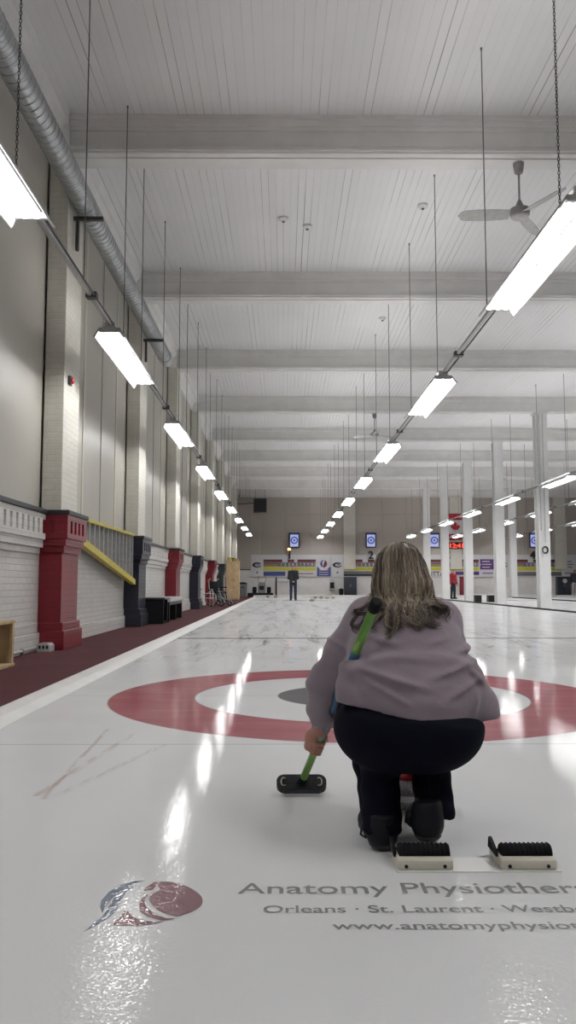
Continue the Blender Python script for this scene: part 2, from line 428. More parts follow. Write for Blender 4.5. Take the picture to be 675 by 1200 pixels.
# back wall
m = MB()
m.box(XL-.3, XR, YB, YB+.2, 0, ZC)
seam = [4.35-1.62*k for k in range(0, 6)]
xs = [XL+1.62*k for k in range(17)]
for a, b in zip(xs, xs[1:]):
    for z0, z1 in ((1.78, 5.44), (5.49, ZC)):
        m.box(a+.022, min(b, XR)-.022, YB-.04, YB+.01, z0, z1, .01)
struct(m.build('wall_back', 'backpanel'))
m = MB(); m.box(XL, XR, YB-.07, YB, 0, 1.76); m.box(XL, XR, YB-.085, YB, 0, .12, .005); struct(m.build('wall_back_lower', 'white_paint'))
m = MB(); m.box(XL, -2.2, YB-.12, YB, 1.74, 1.80, .008); struct(m.build('trim_rail_back', 'coping'))
for x0 in (4.02, 11.1, 18.1):
    m = MB(); m.box(x0, x0+.78, YB-.3, YB, 1.80, ZC, .01); struct(m.build('trim_pier_back', 'cream_brick'))
m = MB(); m.box(XR, XR+.2, YN, YB, 0, ZC); struct(m.build('wall_right', 'white_paint'))
m = MB(); m.box(XL-.3, XR, YN-.2, YN, 0, ZC); struct(m.build('wall_front', 'panel'))

# ------------------------------------------------------------------ brick pilasters of the left wall
colours = ['red', 'navy', 'red', 'navy', 'red', 'green', 'red', 'navy']
for k in range(0, 8):
    y0 = P0+STEP*k; c = colours[k]; word = {'red': 'red', 'navy': 'navy blue', 'green': 'dark green'}[c]
    y1 = min(y0+PW, YB-.04)
    nth = [j for j in range(8) if colours[j] == c].index(k)
    if c == 'green': lab = 'dark green brick pilaster behind the wheelchair, cream upper shaft'
    else: lab = f'{word} painted brick pilaster with cream upper shaft on left wall, {ORD[nth]} {word.split()[0]} one'
    t = thing('brick_pilaster', lab, 'pilaster', (XL, y0+PW/2, 0), group='painted brick pilasters along the left wall')
    X0, X1 = XL, XL+.29
    L = Vector(t.location)
    def B(mm, x, e, z0, z1, bev=.008): mm.box(X0-L.x, x+e-L.x, y0-e-L.y, y1+e-L.y, z0, z1, bev)
    m = MB(); B(m, X1, .06, 0, .24); B(m, X1, .035, .24, .34)
    m.build('plinth', c+'_brick', t)
    m = MB(); B(m, X1, 0, .34, 1.22, .006); B(m, X1, .03, 1.22, 1.31, .006); B(m, X1, .06, 1.31, 1.40, .006)
    B(m, X1, .085, 1.40, 1.47, .004); B(m, X1, .085, 1.63, ZL, .004); B(m, X1, .045, 1.46, 1.64, .0)
    xx = X1+.085-L.x
    for j in range(5):                                # bricks between the slots, front and both sides
        ya = y0-.085+j*(PW+.17)/5-L.y; m.box(xx-.05, xx, ya+.045*(j > 0), ya+(PW+.17)/5-.045*(j < 4)+.0, 1.46, 1.64, .004)
    for j in range(2):
        xa = X0-L.x+.02+j*.19
        for yy in (y0-.085-L.y, y1+.045-L.y): m.box(xa, xa+.13, yy, yy+.04, 1.46, 1.64, .004)
    m.build('shaft', c+'_brick', t)
    m = MB(); B(m, X1, .11, ZL, ZL+.06, .012); m.build('coping', 'coping', t)
    m = MB(); m.box(X0+.002-L.x, X1-.03-L.x, y0+.02-L.y, y1-.02-L.y, ZL+.06, 6.60, .01); m.build('upper_shaft', 'cream_brick', t)
    m = MB(); m.box(X0+.002-L.x, XL+.215-L.x, y0-.0-L.y, y1+.0-L.y, 6.60, ZC-.002, .01); m.build('capital', 'beam_paint', t)

# ------------------------------------------------------------------ fluorescent fixtures, hanging rods, rails
ZT = 3.80
def make_fixture(ntube, rods, chain=None):
    t = thing('fluorescent_light', '', 'ceiling light')
    L = 1.29
    w = .19 if ntube == 2 else .20
    m = MB(); m.box(-.065, .065, -L, L, .065, .125, .01); m.build('housing', 'lgrey', t)
    dz = .058     # bent sheet-metal reflector: a spine and two wings with uplight slots between, added to brighten the ceiling
    MB().box(-.072, .072, -L, L, .052, .0645, .002).build('reflector_spine', 'reflector', t)
    for e in (-1, 1):
        m = MB(); m.prism([(e*.112, .044), (e*(w-.022), -dz), (e*(w-.012), -dz-.008), (e*w, -dz), (e*w, -dz+.006), (e*.118, .054)], 'Y', -L, L); m.build('reflector_wing', 'reflector', t)
    xs = (-.05, .05) if ntube == 2 else (-.085, 0., .085)
    for x in xs:
        for a, b in ((-1.24, -.03), (.03, 1.24)):
            MB().tube([(x, a, .012), (x, b, .012)], .019, 10).build('tube', 'tube', t, smooth=True, angle=60)
    for y in (-1.268, 0., 1.268):
        m = MB(); m.box(-.125, .125, y-.022, y+.022, .0, .052, .004); m.build('lamp_holder', 'lgrey', t)
    # the steel rail and its conduit that carry on to the next light, with a junction box
    MB().box(-.022, .022, -(STEP-L)+.01, -L-.005, .075, .115, .004).build('rail', 'steel', t)
    MB().tube([(.05, -(STEP-L)+.01, .085), (.05, -L-.005, .085)], .011, 6).build('conduit', 'darkmetal', t)
    MB().box(-.045, .075, -2.3, -2.2, .06, .125, .006).build('junction_box', 'darkmetal', t)
    for y in rods:
        m = MB()
        if chain is not None and abs(y-chain) < .01:
            z = .15; i = 0
            while z < ZC-ZT-.06:
                pts = [((.009*math.cos(a), 0, .02*math.sin(a)) if i % 2 else (0, .009*math.cos(a), .02*math.sin(a))) for a in [2*PI*j/8 for j in range(9)]]
                m.tube([(p[0], p[1]+y, p[2]+z) for p in pts], .0035, 5, cap=False); z += .031; i += 1
            m.tube([(0, y+.12, .115), (0, y, .155), (0, y-.12, .115)], .004, 5)
            m.build('hanging_chain', 'darkmetal', t)
        else:
            m.tube([(0, y, .115), (0, y, ZC-ZT-.03), (0, y, ZC-ZT-.029), (0, y, ZC-ZT)], [.0065, .0065, .011, .013], 6)
            m.build('hanging_rod', 'rodmetal', t)
    return t
gl = 'fluorescent lights in the row along the left wall'; gr = 'fluorescent lights in the row over the right side of the sheet'
pa = make_fixture(2, (-.45, .85), chain=.85); pa.location = (-2.06, 5.2, ZT)
tag(pa, 'two-tube fluorescent strip light cut off by the left picture edge, nearest the camera', 'ceiling light', gl)
pb = make_fixture(2, (-2.55, -.45, .85))
for i in range(1, 9):
    o = pb if i == 1 else copy_tree(pb); o.location = (-2.06, 5.2+STEP*i, ZT)
    tag(o, f'two-tube strip light over the left ice edge, {ORD[i]} to the camera', 'ceiling light', gl)
pc = make_fixture(3, (-.78,), chain=-.78); pc.location = (2.33, 7.4, ZT); tag(pc, 'large three-tube fluorescent strip light cut off by the right picture edge', 'ceiling light', gr)
pd = make_fixture(3, (-.85, -3.85))
for i in range(1, 9):
    o = pd if i == 1 else copy_tree(pd); o.location = (2.33, 7.4+STEP*i, ZT)
    tag(o, f'three-tube strip light in the diagonal row above the curler, {ORD[i]} to the camera', 'ceiling light', gr)
for r, (x, wh) in enumerate(((8.0, 'beside the front columns'), (10.9, 'behind the front columns'), (14.6, 'at the far right'))):
    for i in range(8):
        o = copy_tree(pd); o.location = (x, 12.6+STEP*i, ZT)
        tag(o, f'strip light in the row {wh}, {ORD[i]} to the camera', 'ceiling light', 'fluorescent lights in the rows over the right-hand sheets')
# one fixture of each of the two near rows hangs above the camera
for x, y, q, w in ((-2.06, -.35, pb, 'left'), (2.33, 1.85, pd, 'right')):
    o = copy_tree(q); o.location = (x, y, ZT); tag(o, f'strip light of the {w} row above the camera', 'ceiling light', gl if w == 'left' else gr)

# ------------------------------------------------------------------ duct
t = thing('spiral_duct', 'galvanised spiral ventilation duct running along the top of left wall', 'duct', (-2.68, 8., 5.93))
def ring_tube(m, y0, y1, r):
    n = int((y1-y0)/.12); prof = []
    for i in range(n):
        y = y0+i*.12; prof += [(r, y), (r, y+.1), (r+.006, y+.105), (r+.006, y+.118)]
    m.lathe(prof, n=28, axis='Y')
m = MB(); ring_tube(m, -9., 10.2, .145); m.build('duct_pipe', 'galv', t, smooth=True, angle=25)
m = MB(); m.lathe([(.16, 10.0), (.16, 10.35), (.13, 10.42)], n=24, axis='Y'); m.build('end_cap', 'lgrey', t, smooth=True, angle=30)
for y in (3.45-.75, 9.0-.75):
    m = MB(); m.box(-.29, .24, y-.03, y+.03, -.20, -.15, .004); m.box(-.13, -.085, y-.03, y+.03, -.62, -.18, .004); m.build('wall_bracket', 'darkmetal', t)

# ------------------------------------------------------------------ ceiling fans
def fan(x, y, rz, label):
    zb = 6.585
    t = thing('ceiling_fan', label, 'ceiling fan', (x, y, 5.86), rz, 'ceiling fans hung from the beams')
    h = zb-5.86
    m = MB(); m.lathe([(.02, h-.16), (.055, h-.14), (.075, h-.03), (.075, h)], n=20); m.build('canopy', 'fan', t, True, angle=40)
    MB().tube([(0, 0, .08), (0, 0, h-.1)], .014, 10).build('down_rod', 'fan', t, True)
    m = MB(); m.lathe([(.02, .20), (.035, .17), (.06, .10), (.13, .07), (.14, .03), (.13, -.02), (.12, -.03)], n=24); m.build('motor', 'fan', t, True, angle=40)
    m = MB(); m.lathe([(.12, -.03), (.11, -.05), (.06, -.07), (.01, -.075)], n=24); m.build('motor_cover', 'fanblade', t, True, angle=40)
    for j in range(3):
        m = MB(); poly = []
        for i in range(13):
            u = i/12; w = .055+.03*math.sin(PI*min(1, u*.75+.15)); 
            if u > .85: w *= math.sqrt(max(0, 1-((u-.85)/.15)**2))+.02
            poly.append((.14+u*.70, w*1.22))
        pts = poly+[(a, -b) for a, b in poly[::-1]]
        m.prism(pts, 'Z', -.004, .004)
        mt = Matrix.Rotation(2*PI*j/3, 4, 'Z') @ Matrix.Rotation(math.radians(19), 4, 'X')
        bmesh.ops.transform(m.bm, matrix=mt, verts=m.bm.verts)
        m.build('blade', 'fanblade', t)
fan(3.23, 10.75, math.radians(176), 'three-bladed grey ceiling fan hanging from the nearest beam at upper right')
fan(3.1, 27.4, math.radians(150), 'small three-bladed ceiling fan hanging far off, left of the diagonal lights')
# detectors on the ceiling
for x, y, lab in ((.0, 13.6, 'small white smoke detector on the ceiling left of centre, second bay'), (2.32, 13.1, 'small white smoke detector on the ceiling above the diagonal lights, second bay'), (.42, 13.9, 'tiny white sprinkler head on the ceiling beside the left detector'), (2.35, 18.9, 'small white detector on the ceiling in the third bay')):
    t = thing('smoke_detector', lab, 'detector', (x, y, ZC), group='small devices on the plank ceiling')
    m = MB(); m.lathe([(.085, 0), (.085, -.035), (.06, -.06), (.02, -.065)], n=18); m.build('detector_body', 'white_paint', t, True, angle=40)
    m = MB(); m.lathe([(.025, -.064), (.022, -.085), (.01, -.09)], n=12); m.build('sensor', 'grey', t, True)

# ------------------------------------------------------------------ columns at right
def column(x, y, lab):
    t = thing('support_column', lab, 'column', (x, y, 0), group='white steel columns at right')
    m = MB(); h = 6.6
    m.box(-.19, .19, -.19, -.15, .02, h, .004); m.box(-.19, .19, .15, .19, .02, h, .004); m.box(-.08, .08, -.16, .16, .02, h)
    m.build('shaft', 'col_paint', t)
    MB().box(-.22, .22, -.23, .23, 0, .025, .006).build('base_plate', 'col_paint', t)
    MB().box(-.23, .23, -.23, .23, h-.04, h, .006).build('cap_plate', 'col_paint', t)
    return t
for i in range(5):
    o = column(8.72, P0+.35+STEP*(i+3), f'white steel column in the front row on the divider, {ORD[i]} to the camera')
    if i == 0:
        m = MB(); m.tube([(-.1, -.21, 2.6), (-.1, -.21, 6.55)], .02, 8); m.tube([(.03, -.21, 2.2), (.03, -.21, 6.55)], .014, 8); m.build('conduit', 'lgrey', o)
        m = MB()
        for j in range(3): 
            rr = .07+.014*j
            m.tube([(rr*math.cos(a), -.23-.02*j, 1.95+rr*1.25*math.sin(a)) for a in [2*PI*q/20 for q in range(21)]], .011, 6, cap=False)
        tag(m.build('coiled_cable', 'darkmetal', o), 'grey coil of cable')
for i, y in enumerate((P0+.35+STEP*6, P0+.35+STEP*7)):
    column(13.95, y, ['white steel column in the back row, hidden partly behind the nearest front column', 'slim white steel column standing alone in the back row'][i])

# ------------------------------------------------------------------ lettering frozen into the ice
def flat(name, pts, mat, z=.0012):
    bm = bmesh.new(); vs = [bm.verts.new((x, y, z)) for x, y in pts]
    f = bm.faces.new(vs)
    if f.normal.z < 0 or True: bm.normal_update()
    if f.normal.z < 0: f.normal_flip()
    bmesh.ops.triangulate(bm, faces=[f])
    me = bpy.data.meshes.new(name); bm.to_mesh(me); bm.free(); me.materials.append(M[mat])
    o = bpy.data.objects.new(name, me); COL.objects.link(o); o.parent = floor; return o
for s, up, x, y, size, w in (('Anatomy Physiotherapy', 'Anatomy Physiother', -.122, 2.268, .112, .915), ('Orleans · St. Laurent · Westboro', 'Orleans · St. Laurent · Westb', -.052, 2.141, .066, .79), ('www.anatomyphysiotherapy.ca', 'www.anatomyphysio', .12, 2.04, .062, .575)):
    text_mesh('ice_lettering', s, size, 'ink_grey', floor, 'LEFT', mtx=Matrix.Translation((x, y, .0012)), width=w, upto=up, bold=.0006)
def spl(p, n=4):
    out = []; N = len(p)
    for i in range(N):
        a, b, c, d = p[i-1], p[i], p[(i+1) % N], p[(i+2) % N]
        for j in range(n):
            t = j/n
            out.append(tuple(.5*((2*b[k])+(-a[k]+c[k])*t+(2*a[k]-5*b[k]+4*c[k]-d[k])*t*t+(-a[k]+3*b[k]-3*c[k]+d[k])*t**3) for k in (0, 1)))
    return out
flat('ice_logo_disc', spl([(-.3628, 2.3515), (-.3325, 2.36), (-.2996, 2.3511), (-.2578, 2.3168), (-.2247, 2.2673), (-.2117, 2.2277), (-.2109, 2.1897), (-.2224, 2.1602), (-.2427, 2.1359), (-.2638, 2.1219), (-.2879, 2.1319), (-.3139, 2.1535), (-.333, 2.1829), (-.3467, 2.2131), (-.3547, 2.2442), (-.3508, 2.2761), (-.3354, 2.2956), (-.34, 2.318)]), 'ink_red')
flat('ice_logo_band', [(-.3729, 2.3174), (-.362, 2.3463), (-.3488, 2.3224), (-.3539, 2.2957), (-.3774, 2.2893)], 'ink_red', .0014)
flat('ice_logo_swoosh', [(-.3617, 2.2681), (-.3628, 2.2209), (-.3493, 2.1756), (-.3261, 2.1392), (-.2902, 2.1081), (-.2676, 2.108), (-.275, 2.0998), (-.2994, 2.0945), (-.3369, 2.1181), (-.363, 2.1538), (-.3725, 2.1981), (-.3722, 2.2411)], 'ink_red')
flat('ice_logo_shoulder', [(-.3998, 2.1656), (-.3821, 2.1324), (-.3635, 2.1086), (-.3387, 2.0947), (-.3122, 2.0864), (-.293, 2.089), (-.3184, 2.073), (-.3556, 2.0639), (-.4171, 2.0682)], 'ink_red')
flat('ice_logo_crescent', [(-.3847, 2.3691), (-.4155, 2.364), (-.4478, 2.3348), (-.4685, 2.2849), (-.4759, 2.2215), (-.4688, 2.1763), (-.455, 2.14), (-.4572, 2.1762), (-.4521, 2.2214), (-.4395, 2.2929), (-.4118, 2.3432)], 'ink_blue')
flat('ice_logo_tail', [(-.3992, 2.3431), (-.4211, 2.2928), (-.4239, 2.2446), (-.4237, 2.1984), (-.4235, 2.1541), (-.436, 2.1048), (-.4549, 2.0645), (-.4757, 2.0257), (-.4635, 2.0778), (-.4503, 2.1188), (-.4484, 2.1762), (-.4464, 2.2369), (-.4319, 2.3011)], 'ink_blue')
#@@P2BEGIN
# ------------------------------------------------------------------ things along the left wall
t = thing('stair_guard', 'yellow-framed grey slatted stair guard on the wall between first two pilasters', 'railing', (-2.93, 11.5, 0))
y0, y1 = 0., 4.3
def zb(y): return 1.46-.60*(y-y0)/(y1-y0)
m = MB(); m.prism([(y0, zb(y0)), (y1-.1, zb(y1-.1)), (y1-.1, 1.74), (y0, 1.74)], 'X', -.03, -.01); m.build('panel', 'greyslat', t)
n = 13
for j in range(n+1):
    y = y0+.02+(y1-y0-.14)*j/n
    m = MB(); m.prism([(y-.02, zb(y-.02)), (y+.02, zb(y+.02)), (y+.02, 1.75), (y-.02, 1.75)], 'X', -.01, .05); m.build('baluster', 'greyslat', t)
m = MB(); m.box(-.03, .06, y0-.06, y1-.06, 1.74, 1.79, .006); m.build('top_rail', 'yellow', t)
m = MB(); m.prism([(y0-.05, zb(y0)-.05), (y1+.05, zb(y1)-.05), (y1+.05, zb(y1)+.05), (y0-.05, zb(y0)+.06)], 'X', -.02, .075)
m.build('stringer', 'yellow', t)
m = MB(); m.box(-.02, .03, y0-.1, y0-.04, 1.40, 2.02, .006); m.build('newel_post', 'cream_plastic', t)

def tbl(name, label, cat, **k): return thing(name, label, cat, **k)
t = thing('bench', 'low grey-topped bench with black legs in front of second red pilaster', 'bench', (-2.66, 19.1, 0))
MB().box(-.24, .2, -1.15, 1.2, .43, .52, .012).build('bench_top', 'lgrey', t)
for y in (-1.07, .0, 1.1): MB().box(-.2, .17, y-.04, y+.04, 0, .44, .008).build('leg', 'black', t)
MB().box(.13, .17, -1.02, 1.06, .36, .43, .006).build('apron', 'darkmetal', t)
t = thing('storage_box', 'black open-fronted box standing between navy pilaster and grey bench', 'box', (-2.70, 17.35, 0))
MB().box(-.2, .22, -.3, -.25, 0, .5, .006).build('end_panel', 'black', t); MB().box(-.2, .22, .25, .3, 0, .5, .006).build('end_panel', 'black', t)
MB().box(-.2, -.16, -.25, .25, 0, .5).build('back_panel', 'black', t); MB().box(-.22, .25, -.33, .33, .5, .54, .01).build('lid', 'darkmetal', t)
MB().box(-.16, .2, -.25, .25, .02, .05).build('bottom_panel', 'black', t)

t = thing('wooden_crate', 'open raw pine crate cut off by the left picture edge', 'crate', (-2.86, 8.05, 0))
for y in (-.35, .32): MB().box(-.13, .125, y, y+.03, .03, .43, .003).build('end_panel', 'wood', t)
for z in (0., .43): MB().box(-.135, .135, -.36, .36, z, z+.03, .003).build('top_board' if z else 'bottom_board', 'wood', t)
for x in (-.13, .10):
    for y in (-.32, .285): MB().box(x, x+.028, y, y+.035, .03, .43, .002).build('corner_batten', 'wood', t)
t = thing('junction_box', 'small grey metal box with dark slots at foot of nearest red pilaster', 'box', (-2.93, 10.2, 0))
m = MB(); m.prism([(-.08, 0), (.08, 0), (.08, .07), (.05, .10), (-.06, .10), (-.08, .07)], 'Y', -.1, .1); m.build('case', 'lgrey', t)
for x in (-.045, .0, .045): MB().box(x-.013, x+.013, -.105, -.098, .035, .075).build('slot', 'black', t)
t = thing('conduit_pipe', 'thin grey conduit pipe running along the foot of the white brick wall', 'pipe', (-3.03, 9.2, .05))
m = MB(); m.tube([(.0, -3., .0), (0., .9, .0)], .016, 8); m.build('pipe_run', 'lgrey', t, True)
for y in (-2., -.8, .4): MB().box(-.03, .02, y-.015, y+.015, -.05, .022, .002).build('pipe_clip', 'steel', t)
t = thing('alarm_bell', 'small red alarm bell high on the nearest upper pilaster', 'alarm', (-2.835, 10.62, 3.5))
m = MB(); m.lathe([(.045, .035), (.045, .055), (.03, .07), (.01, .075)], n=20, axis='X'); m.build('gong', 'red', t, True, angle=40)
MB().box(.0, .04, -.05, .05, -.06, .06, .006).build('backbox', 'darkmetal', t)

def wheel(m, c, r, tr, n=28, axis='X'):
    pts = [(c[0], c[1]+r*math.cos(a), c[2]+r*math.sin(a)) for a in [2*PI*k/n for k in range(n+1)]]
    return m.tube(pts, tr, 8, cap=False)
t = thing('wheelchair', 'grey wheelchair with large wheels parked by the dark green pilaster', 'wheelchair', (-2.47, 30.6, 0), rz=.95)
for x in (-.26, .26):
    m = MB(); wheel(m, (x, .05, .31), .295, .018); o = m.build('rear_wheel', 'rubber', t, True)
    m = MB(); wheel(m, (x+.03*(1 if x > 0 else -1), .05, .31), .25, .008); m.build('hand_rim', 'steel', o, True)
    m = MB(); m.lathe([(.03, -.03), (.03, .03)], (x, .05, .31), 12, 'X')
    for j in range(12): a = 2*PI*j/12; m.tube([(x, .05, .31), (x, .05+.285*math.cos(a), .31+.285*math.sin(a))], .003, 4)
    tag(m.build('spokes', 'steel', o), kind='stuff')
    m = MB(); wheel(m, (x*.9, -.42, .09), .075, .016, 16); m.build('caster_wheel', 'rubber', t, True)
    MB().tube([(x*.9, .12, 1.02), (x*.9, .25, .93), (x*.9, .2, .9), (x*.9, .16, .5), (x*.9, .1, .3), (x*.9, -.38, .25), (x*.9, -.42, .1)], .014, 8).build('side_frame', 'steel', t, True)
    MB().box(x*.9-.025, x*.9+.025, -.28, .1, .68, .72, .01).build('armrest', 'black', t)
    MB().tube([(x*.9, -.28, .69), (x*.9, -.32, .5), (x*.8, -.52, .2), (x*.8, -.6, .12)], .012, 8).build('footrest_hanger', 'steel', t, True)
    MB().box(x*.8-.09, x*.8+.07, -.7, -.56, .10, .12, .005).build('footplate', 'black', t)
MB().box(-.22, .22, -.3, .12, .48, .52, .015).build('seat', 'black', t)
m = MB(); m.box(-.22, .22, .14, .18, .52, .92, .012); m.build('backrest', 'black', t)
MB().tube([(-.23, -.2, .27), (.23, -.0, .48)], .011, 6).build('cross_brace', 'steel', t); MB().tube([(.23, -.2, .27), (-.23, -.0, .48)], .011, 6).build('cross_brace', 'steel', t)

t = thing('walker', 'pale walker frame standing left of the wheelchair', 'walker', (-2.74, 29.2, 0), rz=.4); t.scale = (.8, .8, .72)
for x in (-.24, .24):
    MB().tube([(x, -.3, .03), (x, -.2, .8), (x, -.12, .88), (x, .06, .88), (x, .14, .8), (x*1.05, .28, .03)], .016, 8).build('side_frame', 'white_paint', t, True)
    MB().tube([(x, -.13, .88), (x, .05, .88)], .022, 8).build('grip', 'grey', t, True)
    m = MB(); wheel(m, (x*1.12, -.3, .06), .05, .013, 14); m.build('front_wheel', 'rubber', t, True)
for z in (.45, .68): MB().tube([(-.24, -.22, z), (.24, -.22, z)], .013, 8).build('cross_bar', 'white_paint', t, True)
t = thing('plywood_cupboard', 'tall pale plywood cupboard at the far end of the left wall', 'cupboard', (-2.60, 42.5, 0))
MB().box(-.36, .33, -.3, .3, .06, 1.97, .006).build('carcass', 'ply', t)
MB().box(-.32, -.02, -.325, -.3, .10, 1.93, .004).build('door', 'ply', t); MB().box(.0, .29, -.325, -.3, .10, 1.93, .004).build('door', 'ply', t)
for x in (-.05, .03): MB().box(x, x+.015, -.345, -.325, .95, 1.1, .002).build('handle', 'darkmetal', t)
MB().box(-.38, .35, -.34, .32, 1.97, 2.0, .004).build('top_board', 'ply', t); MB().box(-.34, .31, -.26, .28, 0, .06).build('plinth', 'wood', t)
for k, (x, y, r, h, c, l) in enumerate(((-.2, .0, .1, .2, 'yellow', 'yellow tub on top of the plywood cupboard'), (.02, -.05, .09, .16, 'sb_ochre', 'ochre tin on top of the plywood cupboard'), (.2, .02, .08, .12, 'wood', 'small tan pot on top of the plywood cupboard'))):
    u = thing('tub', l, 'tub', (-2.60+x, 42.5+y, 2.0), group='tubs on top of the plywood cupboard')
    m = MB(); m.lathe([(r*.85, 0), (r, h-.03)], n=18); m.build('tub_body', c, u, True, angle=40)
    m = MB(); m.lathe([(r*1.05, h-.03), (r*1.05, h), (r*.9, h+.005)], n=18); m.build('lid', 'black' if k == 1 else c, u, True, angle=40)

# ------------------------------------------------------------------ the far end
def bin_(x, y, w, h, mat, lab):
    t = thing('waste_bin', lab, 'bin', (x, y, 0))
    m = MB(); b = w*.42; m.bm.verts.ensure_lookup_table()
    v0 = [m.bm.verts.new(p) for p in ((-b, -b, 0), (b, -b, 0), (b, b, 0), (-b, b, 0))]; v1 = [m.bm.verts.new(p) for p in ((-w/2, -w/2, h), (w/2, -w/2, h), (w/2, w/2, h), (-w/2, w/2, h))]
    m.bm.faces.new(v0[::-1]); m.bm.faces.new(v1)
    for k in range(4): m.bm.faces.new((v0[k], v0[(k+1) % 4], v1[(k+1) % 4], v1[k]))
    m.build('bin_body', mat, t)
    m = MB(); m.prism([(-w*.54, h), (w*.54, h), (w*.5, h+.05), (w*.2, h+.11), (-w*.2, h+.11), (-w*.5, h+.05)], 'Y', -w*.54, w*.54); m.build('lid', 'black', t)
    MB().box(-w*.2, w*.2, -w*.56, -w*.5, h*.7, h*.76, .004).build('handle', 'black', t)
bin_(-2.66, 53.9, .56, .82, 'grey', 'grey lidded bin in the far left corner')
bin_(3.80, 53.9, .28, .42, 'black', 'small black bin beside the dark cabinet below scoreboard two')
t = thing('ice_scraper', 'dark ice scraping machine with wide blade at far left behind the ice', 'machine', (-1.35, 51.4, 0))
MB().box(-.88, .72, -.35, -.2, .0, .27, .02).build('blade', 'black', t)
m = MB(); m.prism([(-.24, .15), (.24, .15), (.24, .75), (.17, .93), (-.17, .93), (-.24, .75)], 'Y', -.2, .4); m.build('engine_cover', 'grey', t)
MB().box(-.15, .15, -.225, -.2, .45, .7, .01).build('control_panel', 'black', t)
for x in (-.45, .45):
    m = MB(); m.lathe([(.1, -.13), (.27, -.13), (.30, -.09), (.30, .09), (.27, .13), (.1, .13)], (x, .1, .34), 24, 'X'); m.build('wheel', 'rubber', t, True, angle=40)
    m = MB(); m.lathe([(.02, -.15), (.1, -.14), (.1, .14), (.02, .15)], (x, .1, .34), 16, 'X'); m.build('hub', 'lgrey', t, True, angle=40)
MB().tube([(-.2, .35, .85), (-.25, .5, 1.3), (.25, .5, 1.3), (.2, .35, .85)], .018, 8).build('push_handle', 'darkmetal', t)

def stone(x, y, hm, lab, group, rz=0):
    t = thing('curling_stone', lab, 'curling stone', (x, y, 0), rz, group)
    m = MB(); m.lathe([(.062, .0), (.075, .004), (.11, .018), (.138, .040), (.143, .057), (.138, .076), (.11, .098), (.08, .108), (.02, .112)], n=32); m.build('granite_body', 'granite', t, True)
    m = MB(); m.lathe([(.1432, .047), (.1445, .05), (.1445, .064), (.1432, .067)], n=32); m.build('striking_band', 'lgrey', t, True)
    m = MB(); m.lathe([(.075, .108), (.078, .114), (.07, .122), (.02, .126)], n=24); o = m.build('handle_base', hm, t, True)
    MB().tube([(0, .05, .118), (0, .055, .145), (0, .045, .163), (0, .0, .170), (0, -.05, .168), (0, -.085, .162)], [.016, .015, .014, .013, .013, .011], 10).build('handle', hm, t, True)
    return t
stone(.47, 3.14, 'red', 'grey granite curling stone with red handle in front of the crouching curler', None, PI)
stone(1.36, 39.0, 'yellow', 'lone granite curling stone on the far house ice, right of the standing man', None, .6)
for x, y, h, l in ((-.92, 49.2, 'red', 'granite stone in front of the scraper machine, left of the pair'), (-.45, 49.3, 'red', 'granite stone in front of the scraper machine, right of the pair')):
    stone(x, y, h, l, 'stones by the scraper', .3)
for i in range(4): stone(1.80+.34*i, 46.2+.1*(i % 2), 'yellow', f'granite stone with yellow handle in the far row, {["first", "second", "third", "fourth"][i]} from the left', 'stones lined up at the far end', .2*i)

